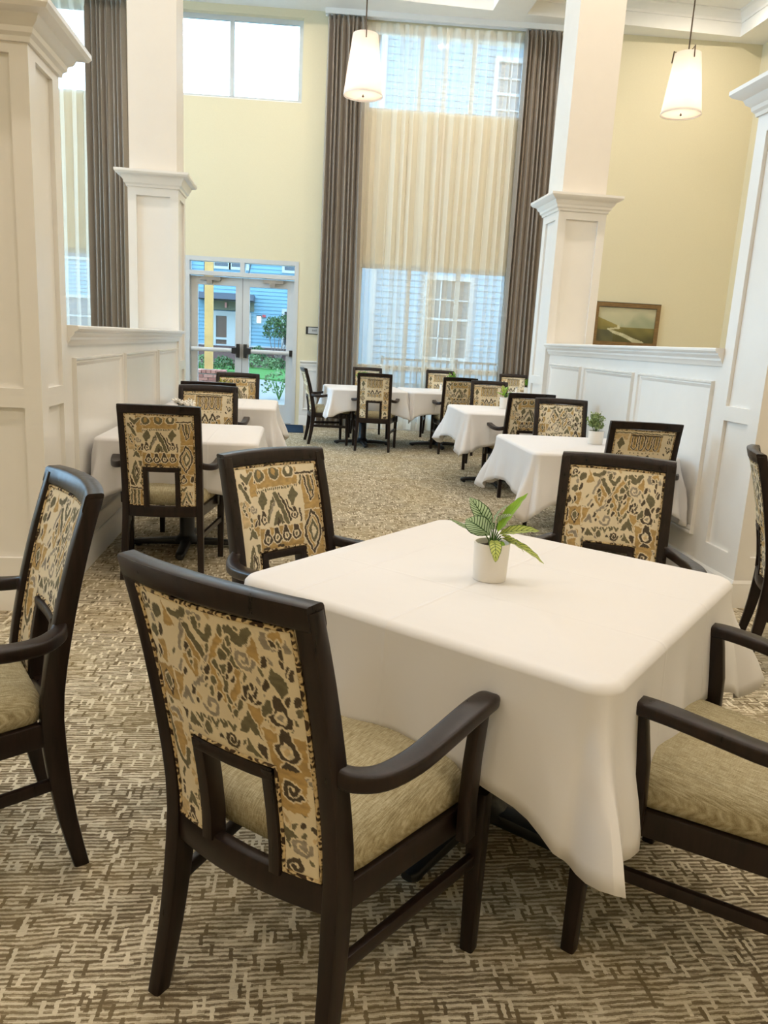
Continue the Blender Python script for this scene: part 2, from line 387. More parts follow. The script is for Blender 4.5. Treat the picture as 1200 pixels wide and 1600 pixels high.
window('window_3', -2.03, -.04, 4.52, 5.60, (-1.03,))
window('window_4', .86, 3.12, .12, 2.43, (1.62, 2.36), ()); window('window_5', .86, 3.12, 4.50, 5.60, (1.62, 2.36))

for k_, (a_, b_) in enumerate(((5.0, 7.6), (8.3, 10.9))): window('window_%d' % (6 + k_), a_, b_, .9, 5.3, ((a_ + b_) / 2,), (3.0,), WL, Vector((1, 0, 0)))

# double glass door with transom
door = empty('door_1', (0, 0, 0), **ST)
fr = MB()
for a, b, c, d in ((-1.66, -1.60, 0, 2.39), (-.07, -.01, 0, 2.39), (-1.60, -.07, 2.33, 2.39), (-1.60, -.07, 2.13, 2.19), (-.865, -.805, 2.19, 2.33)): fr.box(a, b, -.17, -.07 + .075, c, d, WF)
fr.ob('door_frame', 'alu', door)
for a, b in ((-1.60, -.865), (-.805, -.07)): MB().box(a, b, -.112, -.106, 2.19, 2.33, WF).ob('transom_pane', 'glass', door)
for a, b, hinge in ((-1.595, -.838, -1), (-.832, -.075, 1)):
    lf = MB(); sw = .10
    for c, d, e, g in ((a, a + sw, .01, 2.12), (b - sw, b, .01, 2.12), (a + sw, b - sw, .01, .29), (a + sw, b - sw, 2.0, 2.12)): lf.box(c, d, -.13, -.085, e, g, WF)
    leaf = lf.ob('door_leaf', 'alu', door)
    MB().box(a + sw, b - sw, -.111, -.105, .29, 2.0, WF).ob('glass_pane', 'glass', leaf)
    bar = MB(); r = .032; ends = (a + .02, b - .06) if hinge < 0 else (a + .06, b - .02)
    bar.loft([[WF(u, -.02 + r * math.cos(t * PI / 5), 1.065 + r * math.sin(t * PI / 5)) for t in range(10)] for u in ends])
    bar.ob('panic_bar', 'alu', leaf, smooth=40)
    hx = (b - .05) if hinge < 0 else (a + .05); hk = MB()
    hk.box(hx - .022, hx + .022, -.085, .0, .965, 1.165, WF); s_ = -1 if hinge < 0 else 1
    hk.box(min(hx, hx + s_ * .09), max(hx, hx + s_ * .09), -.085, .012, 1.02, 1.11, WF)
    if hinge > 0: hk.box(b - .045, b - .005, -.085, .012, 1.02, 1.11, WF)
    hk.ob('panic_bar_latch', 'black', leaf)
    ox = (a + .30) if hinge < 0 else (b - .30)
    cl = MB(); cl.box(ox - .16, ox + .14, -.085, -.03, 2.06, 2.115, WF); cl.box(ox - .06, ox + .02, -.085, -.01, 2.01, 2.06, WF); cl.box(ox - .1, ox + .2, -.02, .0, 2.12, 2.135, WF)
    cl.ob('door_closer', 'metal', leaf)
MB().box(-.838, -.832, -.128, -.087, .01, 2.12, WF).ob('dark_gap_strip', 'black', door)  # added black strip draws the dark gap between the door leaves
thr = MB().box(-1.6, -.07, -.16, .02, 0, .012, WF).ob('threshold', 'metal', door)
L = bpy.data.lights.new('door_portal', 'AREA'); L.shape = 'RECTANGLE'; L.size = 1.6; L.size_y = 2.35; L.cycles.is_portal = True
lo = bpy.data.objects.new('door_portal', L); COL.objects.link(lo)
_c = Vector(WF(-.84, -.3, 1.2)); _z = Vector((SF, CF, 0)); _y = Vector((0, 0, 1)); _x = _y.cross(_z)
lo.matrix_world = Matrix(((_x.x, _y.x, _z.x, _c.x), (_x.y, _y.y, _z.y, _c.y), (_x.z, _y.z, _z.z, _c.z), (0, 0, 0, 1)))

# pillars, half walls -------------------------------------------------
def face_T(kind, c):
    """frame of one face of an upright box: u along the face, v out of it"""
    if kind == '+x': return lambda u, v, z: (c + v, u, z)
    if kind == '-x': return lambda u, v, z: (c - v, u, z)
    if kind == '-y': return lambda u, v, z: (u, c - v, z)
    return lambda u, v, z: (u, c + v, z)
def recessed_face(m, T, u0, u1, z0, z1, bands, stile=.075, d=.02):
    """stiles and rails standing proud of a recessed field; bands = list of (z0, z1) fields"""
    m.box(u0, u0 + stile, 0, d, z0, z1, T); m.box(u1 - stile, u1, 0, d, z0, z1, T)
    e = z0
    for a, b in bands + [(z1, None)]:
        m.box(u0 + stile, u1 - stile, 0, d, e, a, T); e = b
def pillar(name, x0, x1, y0, y1, bands, zc0, zc1, over, shaft_in=.02, shaft_top=CEIL):
    p = empty(name, ((x0 + x1) / 2, (y0 + y1) / 2, 0), **ST); ox, oy = (x0 + x1) / 2, (y0 + y1) / 2
    d = .02; hx, hy = (x1 - x0) / 2, (y1 - y0) / 2
    m = MB().box(-hx + d, hx - d, -hy + d, hy - d, 0, zc1 - .01)
    # four faces; corner stiles lap so that no seam is open
    for T, e in ((face_T('-y', -hy + d), hx), (face_T('+y', hy - d), hx), (face_T('-x', -hx + d), hy - d), (face_T('+x', hx - d), hy - d)):
        recessed_face(m, T, -e, e, 0, zc0, bands)
    m.ob('pillar_casing', 'trim', p)
    prof = [(0, zc0 - .03), (.012, zc0 - .03), (.016, zc0 - .012), (.03, zc0), (.034, zc0 + .02), (over * .45, zc0 + .035), (over * .55, zc0 + .06), (over * .9, zc1 - .035), (over, zc1 - .02), (over, zc1), (-.03, zc1)]
    r = MB(); r.loft([[(-hx - o, -hy - o, z), (hx + o, -hy - o, z), (hx + o, hy + o, z), (-hx - o, hy + o, z)] for o, z in prof], cap=False)
    r.ob('pillar_crown', 'trim', p, smooth=30)
    b = MB(); pr = [(0, 0), (.02, 0), (.02, .11), (.013, .125), (.013, .135), (.004, .15), (0, .15)]
    b.loft([[(-hx - o, -hy - o, z), (hx + o, -hy - o, z), (hx + o, hy + o, z), (-hx - o, hy + o, z)] for o, z in pr], cap=False)
    b.ob('pillar_base', 'trim', p, smooth=30)
    MB().box(-hx + shaft_in, hx - shaft_in, -hy + shaft_in, hy - shaft_in, zc1 - .02, shaft_top).ob('pillar_shaft', 'shaft', p)
    return p
pillar('pillar_1', -1.56, -1.12, 3.60, 4.02, [(.25, .945), (1.03, 2.38)], 2.45, 2.555, .12)
pillar('pillar_2', -1.57, -1.12, 7.68, 8.14, [(.25, .945), (1.03, 2.50)], 2.60, 2.705, .10, .015)
pillar('pillar_3', 2.40, 2.85, 3.79, 4.22, [(.28, .99), (1.07, 2.50)], 2.62, 2.735, .12)
pillar('pillar_4', 2.37, 2.83, 7.36, 7.83, [(.28, .99), (1.07, 2.52)], 2.62, 2.735, .11, .02)
def half_wall(name, xf, sgn, y0, y1, zt, panels, zp0, zp1):
    """sgn = +1: face looks to +x, wall body behind it"""
    w = empty(name, (xf, (y0 + y1) / 2, 0), **ST); my = (y0 + y1) / 2; a, b = y0 - my, y1 - my
    xb = -sgn * .22
    MB().box(min(0, xb), max(0, xb), a, b, 0, zt - .03).ob('half_wall_core', 'trim', w)
    for side, xo in ((sgn, 0.0), (-sgn, xb)):
        T = (lambda u, v, z, s=side, o=xo: (o + s * v, u, z))
        m = MB()
        for (p0, p1) in panels: panel_mould(m, T, p0 - my, p1 - my, zp0, zp1, .045, .022)
        m.ob('panel_moulding', 'trim', w, smooth=30)
        mb2 = MB(); rings = [[T(u, v, z) for v, z in base_prof] for u in (a, b)]; mb2.loft(rings); mb2.ob('baseboard', 'trim', w, smooth=30)
    prof = [(0, zt - .10), (.014, zt - .10), (.018, zt - .085), (.030, zt - .07), (.030, zt - .058), (.042, zt - .05), (.050, zt - .038), (.050, zt - .03), (.062, zt - .026), (.070, zt - .016), (.070, zt - .004), (.066, zt)]
    full = [(v, z) for v, z in prof] + [(-.22 - v, z) for v, z in reversed(prof)]
    c = MB(); c.loft([[(sgn * v, u, z) for v, z in full] for u in (a, b)]); c.ob('cap_ledge', 'trim', w, smooth=25)
half_wall('wall_half_left', -1.135, 1, 4.02, 7.68, 1.315, [(4.14, 5.25), (5.33, 6.50), (6.58, 7.62)], .25, 1.155)
half_wall('wall_half_right', 2.415, -1, 4.22, 7.36, 1.385, [(4.30, 5.31), (5.40, 6.37), (6.47, 7.30)], .28, 1.20)

# entrance mat by the door
MB().box(-1.5, .12, 10.9, 11.80, .0, .012).ob('door_mat', simple('blue_mat', (.012, .03, .06, 1), .95, .1, .3, 200, .5), label='dark blue entrance mat lying on the carpet inside the glass doors', category='mat')

# ================================================================ CURTAINS
def pleated(u0t, u1t, u0b, u1b, zt, zb, v, folds, amp, seed, header=.12, nz=36, T=WF, per=14):
    r = random.Random(seed); n = folds * per; ph = [r.uniform(-.5, .5) for _ in range(folds + 2)]; am = [r.uniform(.6, 1.25) for _ in range(folds + 2)]
    rings = []
    for k in range(nz + 1):
        z = zt + (zb - zt) * (k / nz) ** 1.25 if k else zt
        h = min(1, (zt - z) / header); row = []
        for i in range(n + 1):
            t = i / n; f = t * folds; q = f + .22 * math.sin(2 * PI * t * 2.3 + seed) * h * (1 - 0 * t) + .10 * ph[int(f)] * h * math.sin(z * 1.3 + seed)
            w = (zt - z) / (zt - zb); s = w ** .7
            u = (u0t + (u1t - u0t) * t) * (1 - s) + (u0b + (u1b - u0b) * t) * s
            a = amp * am[int(f)] * (.45 + .55 * h) * (1 + .15 * math.sin(z * 1.7 + i * .3))
            wv = math.sin(2 * PI * q); wv = math.copysign(abs(wv) ** .8, wv)
            row.append(T(u + .012 * h * math.sin(4 * PI * q), v + a * wv, z))
        rings.append(row)
    m = MB(); m.loft(rings, cap=False, closed=False); return m
def solid(o, th):
    md = o.modifiers.new('thickness', 'SOLIDIFY'); md.thickness = th; md.offset = 0; return o
G = 'floor-length taupe drapes of the tall windows'
def drape(lbl, *a, **k):
    o = solid(pleated(*a, **k).ob('drape', 'drape', smooth=60, label=lbl, category='curtain', group=G), .004); return o
drape('long taupe pleated drape hanging between the glass doors and the tall sheer window', .30, .82, .30, .90, 5.62, .02, .13, 8, .058, 3)
drape('long taupe pleated drape between the tall sheer window and the pillar near the painting', 3.03, 3.53, 3.06, 3.66, 5.62, .02, .13, 8, .058, 5)
drape('long taupe pleated drape seen above the low wall opposite the painting', -2.96, -2.42, -2.98, -2.40, 5.62, .02, .13, 8, .058, 8)
GS = 'white sheer curtains'
def sheer(lbl, *a, **k): return pleated(*a, **k).ob('sheer_curtain', 'sheer', smooth=70, label=lbl, category='curtain', group=GS)
sheer('white sheer curtain panel nearer the glass doors, in the tall window', .78, 1.97, .80, 2.02, 5.60, .02, .045, 8, .034, 11, per=20)
sheer('white sheer curtain panel next to the drape by the painting, in the tall window', 1.93, 3.10, 1.86, 3.14, 5.60, .02, .05, 8, .034, 14, per=20)
sheer('white sheer curtain over the window above the low wall, beside the big near pillar', -5.4, -2.88, -5.4, -2.92, 5.60, .02, .045, 16, .034, 17, per=20)
def track(u0, u1, lbl):
    t = MB().box(u0, u1, .03, .07, 5.63, 5.66, WF).box(u0, u1, .11, .15, 5.63, 5.66, WF); t.box(u0, u1, .03, .15, 5.66, 5.70, WF); t.ob('curtain_track', 'white', label=lbl, category='curtain track', group='curtain tracks')
track(.26, 3.66, 'white double curtain track above the tall sheer window'); track(-5.5, -2.38, 'white double curtain track above the window behind the near pillar')

# ================================================================ PICTURE, SIGN
pic = empty('framed_painting', WF(4.94, .0, 1.76), label='brown framed landscape painting of a pale stream on the yellow wall above the ledge', category='picture')
pic.rotation_euler = (0, 0, -math.atan(KF))
pw, phh = .50, .315
pf = MB()
for a, b, c, d in ((-pw, pw, phh - .06, phh), (-pw, pw, -phh, -phh + .06), (-pw, -pw + .06, -phh + .06, phh - .06), (pw - .06, pw, -phh + .06, phh - .06)): pf.box(a, b, -.035, 0, c, d)
pf.ob('picture_frame', 'frame', pic)
pb = MB()
for a, b, c, d in ((-pw - .006, pw, phh, phh + .007), (-pw - .006, -pw, -phh, phh), (-pw + .053, pw - .053, phh - .067, phh - .06)): pb.box(a, b, -.037, 0, c, d)
pb.ob('frame_edge', 'black', pic)
# canvas painted through colour attribute (flat print)
nx, nzz = 110, 64; vs, fs, colr = [], [], []
def canvas_col(x, y):          # x 0..1, y 0 (top)..1
    def mix(a, b, t): t = max(0, min(1, t)); return [p + (q - p) * t for p, q in zip(a, b)]
    n = .5 + .25 * math.sin(x * 9 + y * 13) + .25 * math.sin(x * 23 - y * 17 + 1)
    sky = mix((205, 196, 160), (182, 182, 150), y * 1.4 + .2 * n)
    hill = .55 - .30 * max(0, min(1, (x - .48) / .14)) + .06 * math.sin(x * 14)
    if x > .4: sky = mix(sky, (150, 156, 126), max(0, min(1, (y - hill + .1) * 5)) * (.55 + .3 * n))
    c = sky
    lh = .30 + .62 * x
    if x < .36 and y > lh: c = mix((158, 142, 80), (122, 112, 58), (y - lh) * 2 + .3 * n)
    if y > .57: c = mix((142, 130, 72), (84, 80, 44), (y - .57) * 2.2 + .3 * n)
    if x < .30 and y > .66: c = mix((88, 86, 62), (104, 100, 66), n)
    # stream: centre line from the horizon bending to the foreground
    pts = [(.36, .52, .01), (.38, .60, .03), (.20, .64, .02), (.30, .72, .035), (.44, .78, .04), (.60, .90, .05), (.76, 1.02, .08)]
    for (ax, ay, aw), (bx, by, bw) in zip(pts, pts[1:]):
        t = max(0, min(1, ((x - ax) * (bx - ax) + (y - ay) * (by - ay)) / ((bx - ax) ** 2 + (by - ay) ** 2)))
        dd = math.hypot(x - ax - t * (bx - ax), y - ay - t * (by - ay))
        if dd < (aw + (bw - aw) * t) * (.8 + .4 * n): c = mix((208, 202, 166), c, .15)
    return c
hw, hh = pw - .06, phh - .06
for j in range(nzz + 1):
    for i in range(nx + 1):
        vs.append((-hw + 2 * hw * i / nx, -.015, hh - 2 * hh * j / nzz)); colr.append(srgb(*canvas_col(i / nx, j / nzz)))
for j in range(nzz):
    for i in range(nx): a = j * (nx + 1) + i; fs.append((a, a + nx + 1, a + nx + 2, a + 1))
me = bpy.data.meshes.new('canvas'); me.from_pydata(vs, [], fs); at = me.color_attributes.new('print', 'FLOAT_COLOR', 'POINT'); at.data.foreach_set('color', np.array(colr, dtype=np.float32).ravel())
mt = NT('painted_canvas'); aa = mt.n('ShaderNodeAttribute', attribute_name='print'); mt.bsdf(aa.outputs[0], .4, .4, bump=mt.noise(mt.coords(), 180, 2), bs=.1); me.materials.append(mt.m)
link('canvas', me, pic)

sg = empty('door_sign', WF(.235, 0, 1.42), label='small black and silver room sign on the wall beside the glass doors', category='sign'); sg.rotation_euler = (0, 0, -math.atan(KF))
MB().box(-.115, .115, -.012, 0, -.055, .055).ob('sign_backing', 'black', sg)
MB().box(-.08, .115, -.016, -.012, -.044, .044).ob('sign_plate', simple('silver_plate', srgb(190, 190, 186), .4), sg)
def text(body, size, parent, loc, rot, mat, name='lettering', ext=.001, align='CENTER'):
    cu = bpy.data.curves.new(name, 'FONT'); cu.body = body; cu.size = size; cu.extrude = ext; cu.align_x = align; cu.align_y = 'CENTER'
    o = bpy.data.objects.new(name, cu); COL.objects.link(o); bpy.context.view_layer.update()
    me = bpy.data.meshes.new_from_object(o); bpy.data.objects.remove(o); me.materials.clear(); me.materials.append(M[mat])
    o = link(name, me, parent, loc, rot); return o
text('EXIT', .035, sg, (.015, -.0165, 0), (PI / 2, 0, 0), 'black')

# ================================================================ CEILING FITTINGS
def downlight(x, y, z, lbl):
    d = empty('downlight', (x, y, z), label=lbl, category='ceiling light', group='recessed ceiling downlights out of view' if 'out of view' in lbl else None)
    MB().lathe([(.085, -.0), (.11, 0), (.11, -.008), (.085, -.012)], 24, cap=False).ob('trim_ring', 'white', d, smooth=30)
    MB().lathe([(.0, -.004), (.085, -.004), (.085, -.006), (.0, -.006)], 24).ob('lens', 'lamp', d)
    L = bpy.data.lights.new('downlight_lamp', 'AREA'); L.shape = 'DISK'; L.size = .17; L.energy = LAMP_W; L.color = WARM
    o = bpy.data.objects.new('downlight_lamp', L); COL.objects.link(o); o.location = (0, 0, -.02); o.parent = d
zi = 0
for bx in ((-4.85,), (-2.25,), (-.1, 1.95), (3.6, 5.25)):
    for x in bx:
        for y in (-1.6, 2.45, 6.15, 10.27):
            z_ = CEIL + .30
            seen = abs(x - 5.25) < .01 and y > 10
            downlight(x, y, z_, 'lit recessed downlight in the coffer above the yellow wall' if seen else 'round recessed downlight in a ceiling coffer out of view')
vent = empty('ceiling_vent', (3.5, 10.35, CEIL + .30), label='grey slatted air vent in the ceiling coffer beside the tall pillar', category='vent')
MB().box(-.45, .45, -.3, .3, -.012, 0).ob('vent_back', simple('vent_grey', srgb(120, 126, 134), .5), vent)
for k in range(9): MB().box(-.43, .43, -.27 + k * .062, -.255 + k * .062, -.03, -.012).ob('slat', 'alu', vent)
sn = empty('ceiling_sensor', (-.62, 11.55, CEIL), label='small white square sensor on the ceiling edge above the high window', category='sensor')
MB().box(-.05, .05, -.05, .05, -.012, 0).box(-.03, .03, -.03, .03, -.02, -.012).ob('sensor_body', 'white', sn)

def pendant(x, y, zb, lbl):
    p = empty('pendant_lamp', (x, y, zb), label=lbl, category='pendant lamp', group='white tapered pendant lamps')
    sh = MB(); n = 48; R0, R1, hgt = .192, .122, .54
    sh.lathe([(R0, 0), (R1, hgt), (R1 - .003, hgt), (R0 - .003, 0), (R0, 0)], n, cap=False); sh.ob('lamp_shade', 'shade', p, smooth=40)
    MB().lathe([(0, .012), (R0 - .004, .012), (R0 - .004, .016), (0, .016)], n).ob('diffuser', 'shade', p, smooth=40)
    MB().lathe([(R0 + .001, -.002), (R0 + .001, .006), (R0 - .004, .006), (R0 - .004, -.002), (R0 + .001, -.002)], n, cap=False).ob('shade_rim', 'white', p)
    MB().lathe([(0, -.014), (.009, -.010), (.012, -.002), (.006, .004), (.004, .014), (0, .016)], 12).ob('finial', 'bronze', p, smooth=50)
    MB().lathe([(.007, hgt * .55), (.007, CEIL + .28 - zb)], 10).ob('rod', 'bronze', p, smooth=60)
    MB().lathe([(.0, CEIL + .26 - zb), (.06, CEIL + .265 - zb), (.065, CEIL + .30 - zb), (0, CEIL + .30 - zb)], 20).ob('canopy', 'bronze', p, smooth=40)
    MB().lathe([(0, hgt * .42), (.02, hgt * .43), (.034, hgt * .5), (.03, hgt * .58), (.014, hgt * .64), (.014, hgt * .7), (0, hgt * .7)], 16).ob('bulb', 'bulb', p, smooth=60)
    for k in range(3):
        a = k * 2 * PI / 3 + .5; c, s = math.cos(a), math.sin(a)
        m = MB(); m.tube([(0, 0, hgt + .01), (c * .10, s * .10, hgt + .02), (c * (R1 + .012), s * (R1 + .012), hgt + .03)], .004, 6)
        m.tube([(c * (R1 + .010), s * (R1 + .010), hgt + .035), (c * (R1 + .020), s * (R1 + .020), hgt - .07)], .006, 6); m.ob('shade_clip', 'bronze', p, smooth=60)
    L = bpy.data.lights.new('pendant_bulb', 'POINT'); L.energy = 4.5; L.color = (1, .86, .70); L.shadow_soft_size = .05
    o = bpy.data.objects.new('pendant_bulb', L); COL.objects.link(o); o.location = (0, 0, hgt * .3); o.parent = p
pendant(.565, 8.2, 3.64, 'white tapered pendant lamp hanging in front of the drape beside the glass doors')
pendant(3.66, 7.86, 3.64, 'white tapered pendant lamp hanging in front of the yellow wall above the painting')

# ================================================================ CHAIR
YC = [(0, -.262), (.15, -.232), (.34, -.212), (.45, -.212), (.62, -.240), (.80, -.282), (.945, -.325)]
WO = .209
def yc(z): return cat(YC, z)
def bow(x): return -.026 * (1 - min(1, (x / .2)) ** 2)
ZT, ZB, NW, NZ, PW = .899, .402, .094, .616, .174

# --- the printed fabric, drawn motif by motif on a fine grid
CR, OC, OL, DK, GY, TN = [np.array(srgb(*c)[:3]) for c in ((228, 214, 184), (180, 148, 92), (100, 94, 70), (58, 45, 35), (148, 138, 124), (204, 178, 134))]
class Paint:
    def __init__(s, X, Y, seed):
        r = np.random.RandomState(seed)
        def vn(sx, sy):
            g = r.rand(220, 220); fx = (X + 1) / sx; fy = (Y + 1) / sy; ix = np.floor(fx).astype(int); iy = np.floor(fy).astype(int); tx = fx - ix; ty = fy - iy
            tx = tx * tx * (3 - 2 * tx); ty = ty * ty * (3 - 2 * ty); G_ = lambda a, b: g[a % 220, b % 220]
            return (G_(ix, iy) * (1 - tx) + G_(ix + 1, iy) * tx) * (1 - ty) + (G_(ix, iy + 1) * (1 - tx) + G_(ix + 1, iy + 1) * tx) * ty - .5
        s.X = X + .006 * vn(.014, .012) + .0028 * vn(.02, .004); s.Y = Y + .006 * vn(.012, .014) + .0045 * vn(.0035, .02)
        s.C = np.empty(X.shape + (3,)); s.C[:] = CR
        s.C += (vn(.05, .03) * .10)[..., None] * CR; s.tex = vn(.012, .006); s.tex2 = vn(.03, .03)
    def put(s, mask, c, var=.22):
        s.C[mask] = (c * (1 + var * s.tex[mask, None] * 2))
    def rect(s, x0, x1, y0, y1, c): s.put((s.X > x0) & (s.X < x1) & (s.Y > y0) & (s.Y < y1), c)
    def dline(s, pts):
        D = np.full(s.X.shape, 9.)
        for (ax, ay), (bx, by) in zip(pts, pts[1:]):
            L2 = (bx - ax) ** 2 + (by - ay) ** 2 + 1e-12; t = np.clip(((s.X - ax) * (bx - ax) + (s.Y - ay) * (by - ay)) / L2, 0, 1)
            D = np.minimum(D, np.hypot(s.X - ax - t * (bx - ax), s.Y - ay - t * (by - ay)))
        return D
    def inside(s, pts):
        ins = np.zeros(s.X.shape, bool); n = len(pts)
        for i in range(n):
            (ax, ay), (bx, by) = pts[i], pts[(i + 1) % n]
            if abs(ay - by) < 1e-9: continue
            c = ((ay > s.Y) != (by > s.Y)) & (s.X < (bx - ax) * (s.Y - ay) / (by - ay) + ax); ins ^= c
        return ins
    def line(s, pts, w, c, halo=.0035):
        D = s.dline(pts)
        if halo: s.put(D < w / 2 + halo, CR, .06)
        s.put(D < w / 2, c)
    def poly(s, pts, c, halo=.004):
        I = s.inside(pts)
        if halo: s.put(I | (s.dline(list(pts) + [pts[0]]) < halo), CR, .06)
        s.put(I, c)
    def ell(s, x, y, rx, ry, c, rot=0, halo=.0035):
        ca, sa = math.cos(rot), math.sin(rot); u = (s.X - x) * ca + (s.Y - y) * sa; v = -(s.X - x) * sa + (s.Y - y) * ca
        if halo: s.put((u / (rx + halo)) ** 2 + (v / (ry + halo)) ** 2 < 1, CR, .06)
        s.put((u / rx) ** 2 + (v / ry) ** 2 < 1, c)
    def drop(s, x, y, r, c=DK, c2=OC, core=DK):
        P_ = [(x + r * math.sin(a) * (1 if math.cos(a) > -.2 else .75), y + r * .25 + r * 1.0 * math.cos(a) - (r * .75 if math.cos(a) < -.75 else 0)) for a in np.linspace(0, 2 * PI, 20)[:-1]]
        s.poly(P_, c); s.ell(x, y + r * .3, r * .55, r * .62, CR, halo=0); s.ell(x, y + r * .3, r * .26, r * .34, core, halo=0)
    def diamond(s, x, y, w, h, cols):
        for k, c in enumerate(cols):
            f = 1 - k / len(cols); s.poly([(x, y - h * f), (x + w * f, y), (x, y + h * f), (x - w * f, y)], c, halo=.003 if k == 0 else 0)
    def heart(s, x, y, r, c, up=1):
        s.poly([(x, y - r * up), (x + r * .55, y - r * .2 * up), (x + r * .95, y + r * .9 * up), (x + r * .35, y + r * .85 * up), (x, y + r * .35 * up), (x - r * .35, y + r * .85 * up), (x - r * .95, y + r * .9 * up), (x - r * .55, y - r * .2 * up)], c)
    def spiral(s, x, y, r, w, c, turns=1.4, a0=0, dirn=1):
        s.line([(x + r * (1 - t * .8) * math.cos(a0 + dirn * 2 * PI * turns * t), y + r * (1 - t * .8) * math.sin(a0 + dirn * 2 * PI * turns * t)) for t in np.linspace(0, 1, 18)], w, c)
    def loops(s, x0, x1, y0, y1, n, w, c, c2):
        P_ = []
        for k in range(n):
            a, b = x0 + (x1 - x0) * k / n, x0 + (x1 - x0) * (k + 1) / n; m_ = (a + b) / 2; q = (b - a)
            U = [(a + q * .16, y0)] + [(m_ - q * .34 * math.cos(t), y1 - q * .5 + q * .5 * math.sin(t)) for t in np.linspace(0, PI, 7)] + [(b - q * .16, y0)]
            s.line(U, w, c, .0028); s.line([(m_, y0 + .006), (m_, y1 - q * .75)], w * .9, c2, 0)
    def spots(s, x0, x1, y0, y1, n, seed, cols=(DK, OL)):
        r = random.Random(seed)
        for _ in range(n):
            s.ell(r.uniform(x0, x1), r.uniform(y0, y1), r.uniform(.003, .0055), r.uniform(.006, .012), r.choice(cols), r.uniform(-.7, .7), .003)
def fabric(kind, X, Y):          # X 0..0.35, Y 0..0.50 (down)
    p = Paint(X, Y, {'A': 3, 'B': 5, 'C': 9}[kind])
    if kind == 'B':
        T = lambda a, b: ((a - 90 - (b - 60) * .095) / 960 * .35, (b - 60 - (a - 90) * .04) / 1200 * .5)
        R = lambda a, b, c, d, col: p.rect(T(a, b)[0], T(c, b)[0], T(a, b)[1], T(a, d)[1], col)
        P_ = lambda pts, c, h=.004: p.poly([T(*q) for q in pts], c, h)
        Ln = lambda pts, w, c, h=.003: p.line([T(*q) for q in pts], w, c, h)
        R(350, 110, 820, 250, OC); R(870, 200, 1060, 470, OC); R(890, 480, 1070, 860, OC); R(370, 565, 860, 770, OC); R(915, 870, 1080, 1010, OC); R(260, 90, 345, 300, OC)
        R(215, 1030, 400, 1280, OC); R(290, 470, 355, 610, OC); R(150, 320, 250, 520, TN); R(930, 1090, 1100, 1300, TN)
        Ln([(190, 130), (240, 180), (300, 130)], .016, OL); p.ell(*T(190, 200), .006, .010, DK); p.ell(*T(225, 235), .006, .011, DK)
        Ln([(150, 190), (220, 270), (260, 340)], .012, OL); p.spots(.015, .075, .11, .20, 9, 4); p.spiral(*T(300, 400), .014, .005, GY)
        p.heart(*T(280, 580), .020, OL); Ln([(345, 120), (345, 200)], .006, DK)
        for x in (400, 570, 735): p.ell(*T(x, 155), .022, .019, OL, 0, .004); p.ell(*T(x, 145), .009, .012, CR if x > 600 else OC, 0, 0)
        for x in range(365, 830, 24): p.ell(*T(x, 275), .0028, .005, OL, 0, .002)
        for x in (415, 765):
            P_([(x, 265), (x + 60, 345), (x, 440), (x - 55, 345)], OL)
        for x in (430, 780): p.drop(*T(x, 490), .016, DK)
        P_([(350, 440), (385, 450), (375, 540), (352, 530)], DK); P_([(835, 460), (858, 460), (858, 570), (840, 570)], DK)
        Ln([(470, 520), (520, 380), (570, 320)], .010, OL); Ln([(500, 470), (560, 370)], .007, GY, 0); Ln([(570, 320), (640, 430), (700, 550)], .018, OL); Ln([(610, 320), (690, 430), (735, 545)], .008, DK); Ln([(690, 380), (745, 470)], .006, DK)
        p.heart(*T(597, 505), .026, OL); P_([(597, 495), (615, 545), (597, 575), (580, 545)], DK, 0)
        for x in (460, 570, 680, 795): p.drop(*T(x, 645), .019, DK, OC, OL)
        R(400, 715, 480, 740, DK); R(580, 715, 650, 740, DK)
        Ln([(820, 175), (1040, 185)], .007, DK); Ln([(870, 195), (860, 260)], .008, OL); Ln([(1030, 195), (1050, 280)], .008, OL)
        Ln([(905, 200), (930, 320), (960, 400), (990, 390), (1000, 300), (985, 210)], .0055, DK); Ln([(945, 210), (960, 330), (980, 330)], .008, OL, 0)
        Ln([(970, 490), (1065, 620), (1060, 700), (990, 840), (905, 700), (890, 690), (900, 620), (970, 490)], .0075, DK); p.diamond(*T(985, 660), .020, .045, (OL, OL, CR, CR)); 
        p.drop(*T(962, 930), .017, DK, OC, OC); Ln([(930, 1040), (965, 1080), (1005, 1030)], .010, OL); p.ell(*T(1080, 930), .008, .020, DK)
        Ln([(960, 1280), (1010, 1140), (1020, 1100)], .010, OL); Ln([(1010, 1110), (1090, 1250)], .010, OL); p.drop(*T(1030, 1250), .010, DK); Ln([(1060, 1100), (1095, 1180)], .006, DK)
        P_([(265, 655), (350, 830), (300, 1000), (220, 840)], OL); P_([(285, 730), (330, 830), (300, 900), (262, 820)], DK, .002); P_([(288, 790), (308, 825), (292, 860), (272, 825)], CR, 0)
        P_([(310, 665), (370, 680), (370, 770), (335, 740)], OL); P_([(190, 850), (290, 1000), (220, 990)], DK); P_([(340, 960), (380, 900), (385, 1000)], OL)
        Ln([(215, 1020), (385, 1035)], .008, DK)
        for x in (245, 295, 345): Ln([(x - 10, 1060), (x + 2, 1230)], .010, OL, .003)
        Ln([(270, 1060), (285, 1250)], .004, DK, 0)
    elif kind == 'A':
        p.spots(.004, .346, .006, .27, 75, 77, (OL, GY, DK, TN)); p.spots(.27, .346, .27, .49, 22, 78, (OL, GY, TN)); p.spots(.006, .076, .27, .49, 22, 79, (OL, GY, TN))
        k_ = .35 / 865
        def T(a, b):
            dx, dy = a - 160, b - 120; det = 865 * 680 - 95 * -115
            s_ = (dx * 680 - dy * -115) / det; t_ = (865 * dy - 95 * dx) / det; return (s_ * .35, t_ * .265)
